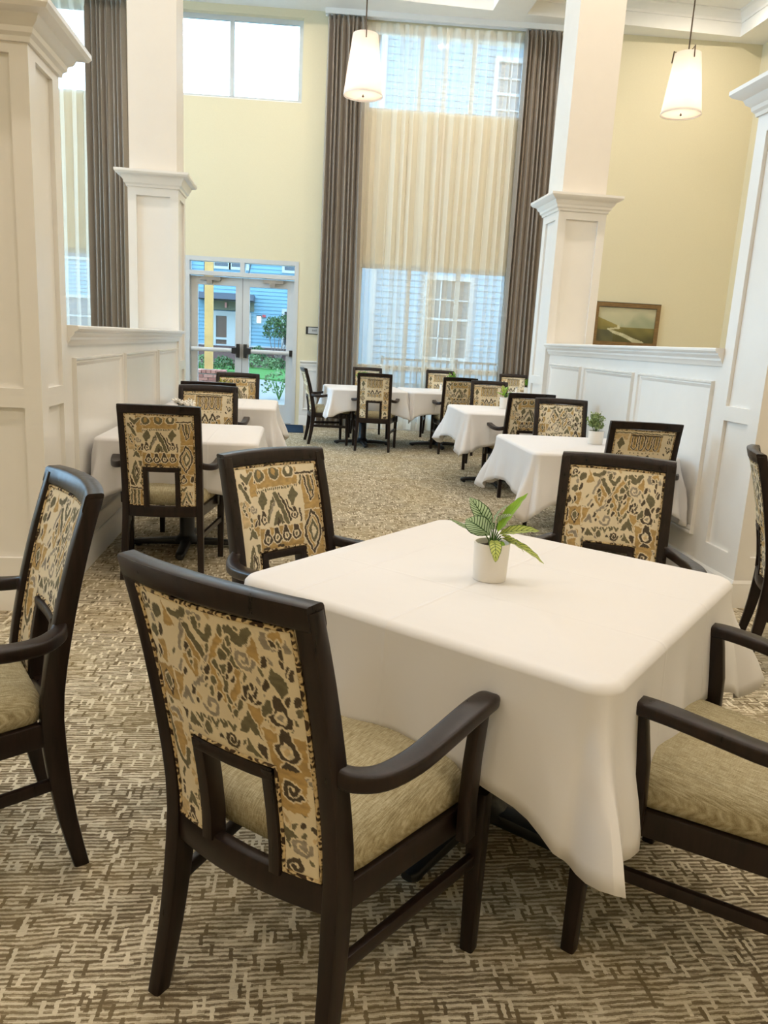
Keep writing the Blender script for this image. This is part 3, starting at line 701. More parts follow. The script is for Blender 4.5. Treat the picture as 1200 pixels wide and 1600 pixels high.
        P_ = lambda pts, c, h=.004: p.poly([T(*q) for q in pts], c, h)
        Ln = lambda pts, w, c, h=.003: p.line([T(*q) for q in pts], w, c, h)
        E_ = lambda a, b, r1, r2, c, rot=0: p.ell(*T(a, b), r1, r2, c, rot)
        for q in ([(340, 180), (370, 290), (300, 300)], [(195, 390), (250, 385), (225, 500), (185, 500)], [(85, 520), (240, 520), (215, 700), (75, 690)], [(250, 540), (320, 540), (230, 690)],
                  [(830, 260), (740, 380), (810, 400)], [(665, 610), (745, 620), (700, 760)], [(715, 715), (900, 745), (875, 930), (705, 900)], [(90, 750), (200, 740), (190, 820), (80, 810)], [(450, 280), (500, 400), (470, 440), (400, 520), (360, 440), (430, 330)]):
            P_(q, OC if q[0] != (740, 380) else TN)
        P_([(860, 240), (970, 260), (975, 330), (850, 320)], GY); E_(930, 262, .012, .010, OC)
        Ln([(380, 215), (425, 240), (470, 205)], .014, OL); Ln([(705, 255), (745, 300), (810, 250)], .017, OL)
        Ln([(350, 400), (420, 290), (440, 260)], .010, GY); Ln([(455, 280), (505, 410)], .013, OL); Ln([(500, 210), (560, 220)], .010, GY); Ln([(530, 230), (520, 280), (560, 320), (600, 260)], .012, OL)
        Ln([(515, 430), (590, 360), (640, 290)], .010, GY); Ln([(650, 290), (665, 400), (700, 470)], .014, OL); Ln([(680, 400), (655, 560), (590, 650)], .018, OL)
        Ln([(640, 290), (560, 400), (530, 480), (545, 570), (580, 640)], .014, OC); Ln([(600, 590), (650, 530), (670, 460)], .013, OC); E_(620, 380, .010, .011, OL)
        Ln([(560, 430), (600, 500), (575, 560)], .011, OL)
        for a, b in ((410, 385), (415, 420), (400, 465), (660, 265), (685, 310), (710, 365), (545, 365), (603, 452), (640, 440), (460, 520), (512, 525), (500, 475), (335, 520), (355, 605), (525, 600), (665, 580), (630, 620), (592, 670)): E_(a, b, .0052, .0105, OL if (a + b) % 3 else DK, .35)
        Ln([(370, 430), (410, 540), (440, 440)], .010, OC); Ln([(300, 520), (340, 460)], .006, GY); Ln([(380, 580), (460, 520)], .008, GY)
        p.spiral(*T(735, 385), .020, .007, GY, 1.3); p.spiral(*T(720, 545), .020, .008, DK, 1.2, 1); p.spiral(*T(450, 655), .022, .009, GY, 1.0, 2.5, -1)
        p.heart(*T(650, 710), .024, OL); p.heart(*T(300, 640), .018, GY); P_([(865, 400), (915, 470), (870, 560), (820, 480)], OL)
        for a, b in ((800, 500), (930, 420), (940, 440), (830, 385), (885, 560), (925, 560)): E_(a, b, .005, .012, DK, .3)
        p.drop(*T(825, 630), .022, DK, OC, GY); p.drop(*T(805, 795), .024, DK, OC, TN); E_(770, 610, .008, .020, OL, .4); E_(790, 905, .016, .011, DK)
        p.spiral(*T(210, 190), .014, .006, DK, 1.2); E_(275, 240, .011, .016, OL, .4); Ln([(165, 240), (220, 225)], .010, OL); E_(195, 345, .010, .014, OL, .5); E_(245, 335, .006, .014, DK, .2); E_(125, 450, .010, .014, DK); E_(185, 450, .004, .012, DK)
        P_([(175, 540), (210, 600), (160, 680), (135, 610)], CR, .0); Ln([(175, 545), (210, 605), (162, 675), (138, 610), (175, 545)], .0045, DK, 0); p.diamond(*T(173, 605), .010, .016, (OL, OL)); Ln([(110, 540), (90, 640)], .010, DK)
        P_([(285, 735), (335, 800), (250, 800)], OL); P_([(225, 725), (255, 740), (235, 790)], DK)
        for a in (345, 395, 440, 490, 545): Ln([(a - 16, 735), (a, 765), (a + 18, 735)], .007, OL, .002)
        p.spiral(*T(520, 815), .016, .007, DK); E_(380, 790, .009, .012, OL); P_([(450, 790), (475, 830), (435, 830)], DK); P_([(620, 790), (660, 880), (580, 850)], OL); P_([(665, 800), (700, 810), (690, 880), (660, 860)], DK)
        Ln([(120, 770), (160, 760), (170, 810)], .012, GY)
        p.spots(.30, .345, .03, .06, 3, 41); p.spots(.09, .27, .12, .2, 9, 42)
        # lower legs of the panel
        p.rect(.27, .33, .275, .36, OC); p.spiral(.302, .315, .021, .009, DK, 1.4, .5); p.spots(.265, .345, .37, .42, 7, 2); P2 = [(.27, .39), (.305, .41), (.285, .44)]; p.poly(P2, OL); p.spiral(.31, .43, .020, .010, GY, 1.2); p.spiral(.30, .475, .019, .009, DK, 1.2, 2); p.rect(.275, .325, .488, .5, OC)
        p.poly([(.02, .28), (.05, .27), (.06, .34), (.03, .36)], OC); p.line([(.012, .27), (.02, .34), (.045, .37), (.06, .33)], .012, OL); p.spots(.01, .075, .38, .46, 9, 6); p.heart(.05, .44, .018, OL); p.rect(.01, .05, .455, .5, TN); p.drop(.045, .48, .014, DK)
    else:
        p.rect(.085, .27, .025, .125, OC); p.rect(0, .075, .02, .06, TN); p.rect(.285, .35, .17, .27, OC); p.rect(.09, .26, .19, .235, OC); p.rect(.28, .34, .32, .40, TN); p.rect(0, .06, .17, .22, OC); p.rect(0, .07, .33, .39, OC)
        p.line([(.0, .018), (.35, .022)], .007, OL, .003); p.loops(.095, .262, .035, .118, 4, .0062, DK, OL); p.line([(.092, .032), (.265, .032)], .008, DK, 0)
        for x in np.linspace(.1, .26, 8): p.ell(x, .137, .003, .004, OL, 0, .002)
        p.poly([(.040, .045), (.062, .085), (.040, .12), (.018, .085)], OL); p.drop(.04, .145, .014, DK)
        p.spiral(.112, .175, .015, .007, DK, 1.2, PI, 1); p.spiral(.240, .175, .014, .007, DK, 1.2, 0, -1); p.line([(.13, .20), (.15, .155), (.175, .20)], .011, DK); p.line([(.185, .20), (.205, .15), (.228, .20)], .011, DK); p.heart(.152, .195, .010, OL); p.heart(.206, .195, .010, OL)
        for x in (.105, .145, .185, .235): p.drop(x, .222, .013, DK)
        for y, d_2 in ((.06, 1), (.115, -1)): p.spiral(.318, y, .016, .007, DK, 1.2, 1, d_2)
        p.spots(.288, .345, .02, .16, 10, 5); p.diamond(.317, .215, .028, .042, (DK, OC, OL, CR)); p.drop(.31, .295, .018, DK); p.spiral(.31, .355, .018, .008, OL); p.heart(.31, .43, .022, OL); p.poly([(.29, .47), (.33, .46), (.335, .5), (.285, .5)], DK)
        p.diamond(.035, .255, .03, .05, (OL, TN, DK, CR)); p.spots(.005, .075, .30, .46, 16, 7); p.heart(.04, .20, .018, OL); p.line([(.01, .47), (.03, .49), (.06, .47)], .012, OL)
        p.spots(.01, .07, .125, .17, 5, 8)
    return p.C
def panel_mesh(kind):
    st = .0019; nu = int(2 * PW / st); nv = int((ZT - ZB) / st)
    us = np.linspace(-PW, PW, nu + 1); zs = np.linspace(ZT, ZB, nv + 1); U, Zz = np.meshgrid(us, zs)
    C = fabric(kind, U + PW, ZT - Zz)
    Cm = C[:, ::-1] if False else C
    ycv = np.array([yc(z) for z in zs])[:, None]; B = -.026 * (1 - np.minimum(1, np.abs(U) / .2) ** 2)
    edge = np.minimum.reduce([U + PW, PW - U, ZT - Zz, Zz - ZB, np.maximum(np.abs(U) - NW, Zz - NZ)]); edge = np.clip(edge, 0, .03) / .03
    puff = .008 * np.sqrt(np.clip(1 - (1 - edge) ** 2, 0, 1)); V = []; Q = []; Cs = []
    UC = (U[:-1, :-1] + U[1:, 1:]) / 2; ZC = (Zz[:-1, :-1] + Zz[1:, 1:]) / 2; keep = ~((np.abs(UC) < NW) & (ZC < NZ))
    jj, ii = np.nonzero(keep); a = jj * (nu + 1) + ii
    quads = np.stack([a, a + 1, a + nu + 2, a + nu + 1], 1)
    n = U.size
    for sgn in (1, -1):
        y = ycv + B + sgn * (.008 + puff)
        V.append(np.stack([U, y, Zz], -1).reshape(-1, 3)); Q.append((quads if sgn < 0 else quads[:, ::-1]) + (0 if sgn > 0 else n)); Cs.append((C if sgn < 0 else C[:, ::-1]).reshape(-1, 3))
    V = np.concatenate(V); Q = np.concatenate(Q); Cs = np.concatenate(Cs)
    used = np.unique(Q); remap = np.zeros(len(V), int); remap[used] = np.arange(len(used)); V = V[used]; Q = remap[Q]; Cs = Cs[used]
    me = bpy.data.meshes.new('back_panel'); me.vertices.add(len(V)); me.vertices.foreach_set('co', V.ravel()); me.loops.add(Q.size); me.loops.foreach_set('vertex_index', Q.ravel().astype(np.int32))
    me.polygons.add(len(Q)); me.polygons.foreach_set('loop_start', np.arange(0, Q.size, 4, dtype=np.int32)); me.update(calc_edges=True); me.polygons.foreach_set('use_smooth', np.ones(len(Q), bool)); me.validate()
    at = me.color_attributes.new('print', 'FLOAT_COLOR', 'POINT'); at.data.foreach_set('color', np.concatenate([np.clip(Cs, 0, 1), np.ones((len(Cs), 1))], 1).astype(np.float32).ravel())
    me.materials.append(M['print']); return me
def build_chair_parts():
    parts = []                                  # (name, mesh, [children])
    rr = lambda w, h, r=.006: rrect(w, h, r)
    for s in (-1, 1):                           # rear leg and back post in one sweep
        rings = []
        for k in range(15):
            z = .945 * k / 14 * .985; x = s * (lerp_tab([(0, .205), (.35, .1925), (1, .1905)], z)); d = lerp_tab([(0, .018), (.35, .027), (.6, .024), (.945, .019)], z); w = lerp_tab([(0, .0155), (.3, .0175), (1, .0175)], z)
            rings.append([(x + a, yc(z) + b, z) for a, b in rr(w, d)])
        parts.append(('rear_leg', MB().loft(rings).mesh('rear_leg', 'wood', 35), []))
        rings = []
        for k in range(5):
            z = .40 * k / 4; w = lerp_tab([(0, .016), (.4, .021)], z); rings.append([(s * .262 + a, .212 + .006 * (1 - z / .4) + b, z) for a, b in rr(w, w)])
        parts.append(('front_leg', MB().loft(rings).mesh('front_leg', 'wood', 35), []))
        # arm: leaves the post, swings outwards, runs forward to a rounded end
        path = [(.196, -.238, .628), (.222, -.222, .618), (.250, -.180, .612), (.268, -.11, .615), (.278, -.03, .626), (.284, .05, .636), (.287, .11, .640), (.288, .150, .638), (.288, .168, .634)]
        wd = [.016, .019, .022, .024, .025, .026, .026, .023, .012]; th = [.017, .017, .0165, .016, .015, .0145, .0145, .014, .010]
        def dense(a, k=4): return [cat(list(enumerate(a)), j / k) for j in range((len(a) - 1) * k + 1)]
        path = list(zip(*[dense([p[c_] for p in path]) for c_ in range(3)])); wd = dense(wd); th = dense(th)
        rings = []
        for i, q in enumerate(path):
            p0, p1 = Vector(path[max(0, i - 1)]), Vector(path[min(len(path) - 1, i + 1)]); t = (p1 - p0).normalized(); side = Vector((t.y, -t.x, 0)).normalized(); upv = side.cross(t)
            if upv.z < 0: upv = -upv
            rings.append([Vector((s * (q[0] + a * side.x + b * upv.x), q[1] + a * side.y + b * upv.y, q[2] + a * side.z + b * upv.z)) for a, b in rrect(wd[i], th[i], .0085, 3)])
        parts.append(('armrest', MB().loft(rings).mesh('armrest', 'wood', 40), []))
        rings = []
        for z, y in ((.343, .118), (.42, .112), (.52, .116), (.60, .128), (.632, .134)):
            rings.append([(s * (.2765 + .004 * (z - .34) / .3) + a, y + b, z) for a, b in rr(.0135, .022)])
        parts.append(('arm_support', MB().loft(rings).mesh('arm_support', 'wood', 35), []))
        r_ = MB(); A, B_ = Vector((s * .193, -.205, 0)), Vector((s * .258, .205, 0)); t = (B_ - A).normalized(); sd = Vector((t.y, -t.x, 0))
        r_.loft([[P + sd * a + Vector((0, 0, .368 + b)) for a, b in rr(.011, .030, .004)] for P in (A, B_)]); parts.append(('side_rail', r_.mesh('side_rail', 'wood', 35), []))
        r_ = MB(); A2, B2 = Vector((s * .199, -.222, .235)), Vector((s * .262, .215, .235)); r_.loft([[P + sd * a + Vector((0, 0, b)) for a, b in rr(.009, .015, .004)] for P in (A2, B2)]); parts.append(('stretcher', r_.mesh('stretcher', 'wood', 35), []))
    r_ = MB().loft([[(x, .222 + a, .368 + b) for a, b in rr(.011, .030, .004)] for x in (-.25, .25)]); parts.append(('front_rail', r_.mesh('front_rail', 'wood', 35), []))
    rings = []
    for k in range(17):
        x = -.206 + .412 * k / 16; rings.append([(x, yc(.92) + bow(x) + a - (b * .28), .921 + b + .004 * (1 - (x / .2) ** 2)) for a, b in rrect(.021, .0225, .007, 2)])
    for k in (0, 16): pass
    parts.append(('top_rail', MB().loft(rings).mesh('top_rail', 'wood', 40), []))
    rings = []
    for k in range(13):
        x = -.178 + .356 * k / 12; rings.append([(x, yc(.37) + bow(x) + a, .372 + b) for a, b in rr(.014, .030, .004)])
    parts.append(('back_rail', MB().loft(rings).mesh('back_rail', 'wood', 35), []))
    fr_ = MB()
    for s in (-1, 1):
        x = s * .0815; fr_.loft([[(x + a, yc(z) + bow(x) + b, z) for a, b in rr(.0125, .020, .003)] for z in (.395, .45, .52, .57, .61)])
    fr_.loft([[(x, yc(.60) + bow(x) + a, .603 + b) for a, b in rr(.020, .0125, .003)] for x in (-.092, -.05, 0, .05, .092)])
    parts.append(('opening_frame', fr_.mesh('opening_frame', 'wood', 35), []))
    # seat cushion
    def outline(inset, n=10, rc=.045):
        pts = [(-.196 + inset, -.192 + inset), (.196 - inset, -.192 + inset), (.263 - inset, .248 - inset), (-.263 + inset, .248 - inset)]; out = []
        for i in range(4):
            p, q, r2 = Vector(pts[i - 1]), Vector(pts[i]), Vector(pts[(i + 1) % 4]); a = (p - q).normalized(); b = (r2 - q).normalized(); c = max(.006, rc - inset)
            for k in range(5):
                t = k / 4; v = (q + a * c) * (1 - t) ** 2 + q * 2 * t * (1 - t) + (q + b * c) * t * t; out.append(v)
            for k in range(1, n): out.append((q + b * c) * (1 - k / n) + (r2 - b * c) * (k / n))
        return out
    cz_ = [(.012, .395), (.0, .402), (-.004, .425), (-.002, .446), (.010, .463), (.030, .474), (.07, .481), (.12, .484), (.17, .485)]
    c = MB(); c.loft([[(p.x, p.y, z) for p in outline(i_)] for i_, z in cz_]); parts.append(('seat_cushion', c.mesh('seat_cushion', 'seat', 70), []))
    # piping of the back panel, both faces
    pts = [(-PW + .004, ZT - .004), (PW - .004, ZT - .004), (PW - .004, ZB + .004), (NW + .004, ZB + .004), (NW + .004, NZ + .004), (-NW - .004, NZ + .004), (-NW - .004, ZB + .004), (-PW + .004, ZB + .004), (-PW + .004, ZT - .004)]
    pm_ = MB()
    for sgn in (1, -1):
        P3 = []
        for (a, b), (c_, d) in zip(pts, pts[1:]):
            n = max(2, int(math.hypot(c_ - a, d - b) / .03))
            for k in range(n): x = a + (c_ - a) * k / n; z = b + (d - b) * k / n; P3.append((x, yc(z) + bow(x) + sgn * .013, z))
        P3.append(P3[0]); pm_.tube(P3, .0042, 6)
    piping = pm_.mesh('piping', 'piping', 60)
    return parts, piping
chair_parts, piping_me = build_chair_parts()
panels = {k: panel_mesh(k) for k in 'ABC'}
def make_chair(kind):
    t = empty('dining_chair', category='chair', group='dark wood dining chairs')
    for n, me, _ in chair_parts: link(n, me, t)
    bp = link('back_panel', panels[kind], t, label='back panel in an ikat print of cream, ochre and brown'); link('piping', piping_me, bp)
    return t
protos = {}
def chair(kind, x, y, th, lbl):
    if kind not in protos: t = protos[kind] = make_chair(kind)
    else: t = copy_tree(protos[kind])
    t.location = (x, y, 0); t.rotation_euler = (0, 0, th); t['label'] = lbl; return t

chair('A', .08, 1.444, -.682, 'large dark wood armchair seen from behind at the front table, empty oatmeal seat')
chair('B', .131, 2.346, 3.828, 'dark wood chair facing us across the front table, toward the glass doors')
chair('A', 1.091, 2.482, 2.731, 'dark wood chair facing us behind the potted plant at the front table, toward the painting')
chair('A', .99, 1.47, .800, 'dark wood armchair cropped by the frame, arms and oatmeal seat beside the front tablecloth')
chair('A', -.832, 1.826, 2.073, 'dark wood chair seen side-on beside the big near pillar, its table out of view')
chair('B', -.687, 4.354, -.003, 'dark wood chair seen from behind in front of the white flowers')
chair('C', -.606, 5.357, 3.187, 'dark wood chair facing us behind the white flowers along the low wall')
chair('B', -.682, 6.428, .042, 'dark wood chair showing only its top rail above the chair behind the white flowers')
chair('B', -.564, 7.399, 3.140, 'dark wood chair facing us in front of the glass doors, yellow-green plant before it')
chair('C', .412, 10.001, -1.469, 'dark wood chair seen edge-on beside the glass doors at the far white table')
chair('C', .974, 9.561, -.147, 'dark wood chair seen from behind at the far table, before the drape by the doors')
chair('C', 1.0, 10.814, 3.134, 'dark wood chair facing us before the drape beside the doors, green plant before it')
chair('C', 2.082, 11.163, 3.032, 'dark wood chair facing us in front of the middle of the sheer curtain')
chair('B', 1.993, 9.56, -.092, 'dark wood chair seen from behind at the far table, before the sheer curtain')
chair('C', 2.126, 8.353, 2.985, 'dark wood chair facing us at the middle table by the ledge with the painting')
chair('C', 3.15, 11.05, 2.966, 'dark wood chair facing us farthest back beside the pillar, in front of the drape')
chair('B', 2.057, 6.93, -.029, 'dark wood armchair seen from behind at the middle table by the ledge with the painting')
chair('A', 2.06, 5.74, 2.951, 'dark wood chair facing us behind the pot of tiny-leaved greenery, against the paneled wall')
chair('C', 2.075, 4.60, -.157, 'dark wood chair seen from behind, wavy loops on its back, beside the paneled wall')
chair('A', 2.33, 3.05, -2.057, 'dark wood chair cut off by the frame edge, before the near pillar')

# ================================================================ TABLES AND CLOTHS
def make_table():
    t = empty('pedestal_table', category='table', group='square pedestal tables')
    MB().loft([[(a, b, z) for a, b in rrect(.452, .452, .05, 4)] for z in (.690, .718)]).ob('tabletop', 'wood', t, smooth=35)
    MB().lathe([(.09, .045), (.055, .075), (.048, .09), (.048, .64), (.10, .675), (.10, .69)], 24).ob('pedestal_column', 'iron', t, smooth=35)
    m = MB().box(-.30, .30, -.02, .02, .676, .69); m.box(-.02, .02, -.30, .30, .676, .689); m.ob('top_bracket', 'iron', t)
    for k in range(4):
        a = k * PI / 2; c, s = math.cos(a), math.sin(a); m = MB(); rings = []
        for r, w, h0, h1 in ((.0, .032, .02, .06), (.15, .030, .018, .055), (.30, .027, .014, .045), (.335, .026, .010, .040), (.350, .015, .012, .034)):
            rings.append([(c * r - s * p, s * r + c * p, (h0 + h1) / 2 + q) for p, q in rrect(w, (h1 - h0) / 2, .008)])
        m.loft(rings); m.lathe([(.018, 0), (.02, .004), (.02, .014)], 12, (c * .31, s * .31, 0)); m.ob('base_foot', 'iron', t, smooth=40)
    return t
tproto = None
def cloth_mesh(a, Ls, Lc, seed, push=(0, 0, 0, 0), zt=.7245, xlim=(-9, 9)):
    r = random.Random(seed); rc = .055; P = []       # (x, y, nx, ny, L, cornerness, push)
    ph = [r.uniform(0, 6) for _ in range(8)]
    for k in range(4):
        ang = k * PI / 2; c, s = math.cos(ang), math.sin(ang); n = 26
        for i in range(n + 1):                        # straight side with outward normal (c, s)
            t = -(a - rc) + 2 * (a - rc) * i / n; d = (a - rc) - abs(t); e = math.exp(-d / .11)
            wv = .10 * math.sin(t * 17 + ph[k]) * (1 - e) + .06 * math.sin(t * 31 + ph[k + 4]) + .10 * e * math.sin(d * 40)
            L = Ls * (1 + .03 * math.sin(t * 6 + ph[k]) + .30 * math.exp(-d / .12))
            P.append((c * a - s * t, s * a + c * t, c, s, L, .06 + .16 * e + wv * .5, push[k] * (1 - math.exp(-d / .10)), 0))
        m = 16
        for i in range(1, m):
            f = PI / 2 * i / m; cc, ss = math.cos(ang + f), math.sin(ang + f); ox, oy = (a - rc) * (c - s), (a - rc) * (s + c)
            pk = 1 - abs(f - PI / 4) / (PI / 4); L = Ls * (1.30 + (Lc - 1.30) * pk ** 1.1); o = .22 + .16 * pk ** 1.3 + .17 * math.sin(6 * f + ph[k]) * math.sin(2 * f)
            P.append((ox + rc * cc, oy + rc * ss, cc, ss, L, o, 0, math.sin(2 * f)))
    N = len(P); rings = []
    hem = [0, .015, .03, .07, .14, .24, .36, .5, .64, .78, .9, 1.0]
    er = .014
    rings.append([(x - nx * er, y - ny * er, zt) for x, y, nx, ny, *_ in P]); rings.append([(x - nx * er * .35, y - ny * er * .35, zt - er * .3) for x, y, nx, ny, *_ in P])
    for h in hem:
        row = []
        for (x, y, nx, ny, L, o, pu, cn) in P:
            rr_ = L * h; off = rr_ * o * .85 * min(1, .3 + h) + (-pu * min(1, h * 1.6)); off = off + .004
            z = zt - er - math.sqrt(max(0, rr_ ** 2 - (rr_ * o) ** 2)) * (1 if pu >= 0 else 1)
            row.append((max(xlim[0], min(xlim[1], x + nx * off)), y + ny * off, z))
        rings.append(row)
    m = MB(); m.loft(rings, cap=False); m.f.append(tuple(range(N)))
    return m
def table(x, y, rot, a, Ls, Lc, seed, tl, cl, push=(0, 0, 0, 0), brot=0, wx=(-9, 9), sy=1.0):
    global tproto
    if tproto is None: tproto = make_table(); t = tproto
    else: t = copy_tree(tproto)
    t.location = (x, y, 0); t.rotation_euler = (0, 0, rot + brot); t['label'] = tl
    s_ = a / .465; t.scale = (s_, s_ * sy, 1)
    o = cloth_mesh(a, Ls, Lc, seed, push, xlim=(wx[0] - x, wx[1] - x)).ob('tablecloth', 'cloth', smooth=50, loc=(x, y, 0), label=cl, category='tablecloth', group='white tablecloths'); o.rotation_euler = (0, 0, rot); o.scale = (1, sy, 1)
    solid(o, .0015)
table(.555, 1.925, math.radians(47.5), .487, .245, 1.46, 21, 'pedestal table under the big white cloth nearest us, iron feet in shadow', 'white tablecloth on the big front table with the striped-leaf plant')
table(-.65, 4.78, .0, .445, .25, 1.6, 22, 'pedestal table at the first place along the low wall, iron cross foot showing', 'white tablecloth on the table with white flowers along the low wall', wx=(-1.108, 9))
table(-.615, 6.95, .0, .45, .25, 1.6, 23, 'pedestal table hidden under the cloth just inside the glass doors', 'white tablecloth just inside the glass doors, its corner hanging in soft folds', wx=(-1.108, 9))
table(.87, 9.97, .06, .485, .24, 1.6, 24, 'pedestal table at the far window on the side toward the glass doors', 'white tablecloth at the far window beside the edge-on chair', wx=(-9, 1.366))
table(1.87, 10.06, .06, .485, .24, 1.6, 25, 'pedestal table at the far window in front of the middle of the sheer curtain', 'white tablecloth at the far window, meeting its neighbour in a hanging point', wx=(1.374, 9))
table(1.945, 7.43, 0, .392, .26, 1.6, 26, 'pedestal table in the middle of the row by the ledge with the painting', 'white tablecloth on the middle table of the row by the ledge with the painting', wx=(-9, 2.345), sy=1.2)
table(1.88, 4.88, 0, .465, .26, 1.6, 27, 'pedestal table with the tiny-leaved plant beside the paneled wall', 'white tablecloth under the tiny-leaved plant beside the paneled wall', wx=(-9, 2.39))
table(3.15, 10.32, .0, .40, .24, 1.6, 28, 'pedestal table farthest back, mostly hidden by the pillar near the painting', 'white tablecloth farthest back, only a sliver visible beside the pillar')
table(-1.47, 1.46, math.radians(28), .46, .25, 1.6, 29, 'pedestal table out of view in front of the side-on chair', 'white tablecloth showing only a tip at the frame edge by the side-on chair')

# ================================================================ POTTED PLANTS
def leaf_mesh(L, wd, bend, fold=.25, tip=.1, curl=0, n=10, mat='leafA'):
    """leaf along +x, bending down; U along, V across"""
    vs, fs, uv = [], [], []
    x, z, a = 0., 0., 0.
    for i in range(n + 1):
        t = i / n; w = wd * (math.sin(PI * min(1, t ** .85)) ** .75) * (1 - .12 * t) if 0 < t < 1 else .0008
        for j in range(-2, 3):
            q = j / 2; vs.append((x, q * w + .004 * math.sin(t * 9 + j) * curl, z + abs(q) * w * fold + .0015 * math.sin(t * 26) * abs(q))); uv.append((t, q))
        a = -bend * (i + 1) / n; x += L / n * math.cos(a); z += L / n * math.sin(a)
    for i in range(n):
        for j in range(4): b = i * 5 + j; fs.append((b, b + 5, b + 6, b + 1))
    me = bpy.data.meshes.new('leaf'); me.from_pydata(vs, [], fs); ul = me.uv_layers.new(name='UVMap')
    for p in me.polygons:
        p.use_smooth = True
        for li in p.loop_indices: ul.data[li].uv = uv[me.loops[li].vertex_index]
    me.materials.append(M[mat]); return me
def make_pot(parent, r=.047, h=.10):
    MB().lathe([(r * .90, 0), (r * .93, .004), (r, h), (r - .004, h), (r - .006, h - .02), (0, h - .022)], 36).ob('pot', 'pot', parent, smooth=40)
    s = MB(); rr_ = random.Random(5); n = 20; rings = [[((r - .005) * f * math.cos(2 * PI * j / n), (r - .005) * f * math.sin(2 * PI * j / n), h - .016 + rr_.uniform(-.002, .004)) for j in range(n)] for f in (1, .7, .4, .1)]
    s.loft(rings, cap=True); s.ob('soil', 'soil', parent, smooth=60)
def striped_plant(x, y, z, lbl, sc=1.0, leaves=None, rz=0):
    p = empty('potted_plant', (x, y, z), rz, label=lbl, category='plant', group='small potted plants on the tables'); p.scale = (sc,) * 3
    make_pot(p)
    # (base z, azimuth deg, elevation deg, length, width, bend, roll, material)
    for (bz, az, el, L_, wd, bend, roll, mat, out) in leaves:
        a = math.radians(az); base = Vector((math.cos(a) * out, math.sin(a) * out, bz))
        o = link('leaf', leaf_mesh(L_, wd, bend, mat=mat), p); o.location = base; o.rotation_mode = 'QUATERNION'
        d = Vector((math.cos(a) * math.cos(math.radians(el)), math.sin(a) * math.cos(math.radians(el)), math.sin(math.radians(el))))
        sd = Vector((-math.sin(a), math.cos(a), 0)); up = d.cross(sd)
        R3 = Matrix((d, sd, up)).transposed() @ Matrix.Rotation(math.radians(roll), 3, 'X'); o.rotation_quaternion = R3.to_quaternion()
        if bz > .1:
            m = MB(); m.tube([(math.cos(a) * .006, math.sin(a) * .006, .08), (math.cos(a) * out * .5, math.sin(a) * out * .5, (bz + .08) / 2 + .004), tuple(base)], .0018, 6); m.ob('stem', 'stem', p, smooth=60)
# azimuth: 0 = to the right of the picture, 90 = away from us
LV = [(.135, 165, 62, .085, .021, .5, 70, 'leafA', .012), (.118, 185, 38, .085, .025, .7, 75, 'leafA', .008), (.15, 60, 70, .055, .018, 1.0, -70, 'leafA', .004), (.13, 150, 70, .05, .018, .9, 40, 'leafA', .004),
      (.125, 20, 60, .105, .017, .35, -75, 'leafB', .014), (.12, 5, 18, .088, .018, .5, -50, 'leafC', .016), (.118, -20, -2, .062, .014, .9, -30, 'leafC', .020), (.112, -18, -12, .105, .015, .5, -40, 'leafC', .022),
      (.108, -95, 10, .062, .014, 1.6, 0, 'leafC', .018), (.150, 5, 62, .045, .015, 1.2, -50, 'leafA', .010), (.12, 175, 14, .085, .005, -.6, 80, 'leafA', .020), (.10, -60, 30, .03, .010, 1.2, 0, 'leafB', .012)]
ZT_ = .7262
striped_plant(.519, 1.900, ZT_, 'striped-leaf plant in a round white pot on the big front table', 1.0, [(b, a_, e, l * 1.22, w * 1.25, be, ro, m_, o_) for b, a_, e, l, w, be, ro, m_, o_ in LV])
striped_plant(2.08, 7.60, ZT_, 'leafy green plant in a white pot on the middle table by the painting ledge', 1.15, [(b, a_ + 40, e, l, w, be, ro, 'leafB' if i % 3 else 'leafC', o_) for i, (b, a_, e, l, w, be, ro, m_, o_) in enumerate(LV)])
def bushy_plant(x, y, z, lbl, mat, n=220, rad=.062, hc=.155, seed=1, leaf=.011, sc=1.0, squash=.8, cup=True):
    p = empty('potted_plant', (x, y, z), label=lbl, category='plant', group='small potted plants on the tables'); p.scale = (sc,) * 3
    make_pot(p, .052, .088); r = random.Random(seed); m = MB(); st = MB()
    for k in range(16):
        a = r.uniform(0, 2 * PI); e = r.uniform(.3, 1.45); R_ = rad * r.uniform(.75, 1.1); tip = Vector((math.cos(a) * math.cos(e) * R_, math.sin(a) * math.cos(e) * R_, .105 + math.sin(e) * R_ * 1.25))
        st.tube([(tip.x * .15, tip.y * .15, .07), (tip.x * .55, tip.y * .55, (.08 + tip.z) / 2), tuple(tip)], .0012, 5)
        for q in range(n // 16):
            t = r.uniform(.45, 1.05); c = Vector((tip.x * t, tip.y * t, .08 + (tip.z - .08) * t)) + Vector((r.gauss(0, .006), r.gauss(0, .006), r.gauss(0, .005)))
            d = Vector((r.gauss(0, 1) + tip.x * 8, r.gauss(0, 1) + tip.y * 8, r.gauss(.5, .7))).normalized(); s_ = d.cross(Vector((r.gauss(0, 1), r.gauss(0, 1), r.gauss(0, 1)))).normalized(); l = leaf * r.uniform(.7, 1.2); w = l * .38; nn = d.cross(s_) * l * .12
            m.add([c, c + d * l * .35 + s_ * w + nn, c + d * l * .8 + s_ * w * .7 + nn, c + d * l, c + d * l * .8 - s_ * w * .7 + nn, c + d * l * .35 - s_ * w + nn, c + d * l * .55], [(0, 1, 6), (1, 2, 6), (2, 3, 6), (3, 4, 6), (4, 5, 6), (5, 0, 6)])
    m.ob('foliage', mat, p, kind='stuff'); st.ob('stems', 'stem', p, smooth=60)
bushy_plant(2.0, 4.96, ZT_, 'tiny-leaved grey-green plant in a white pot beside the paneled wall', 'tiny', 1100, .078, seed=4, leaf=.0135)
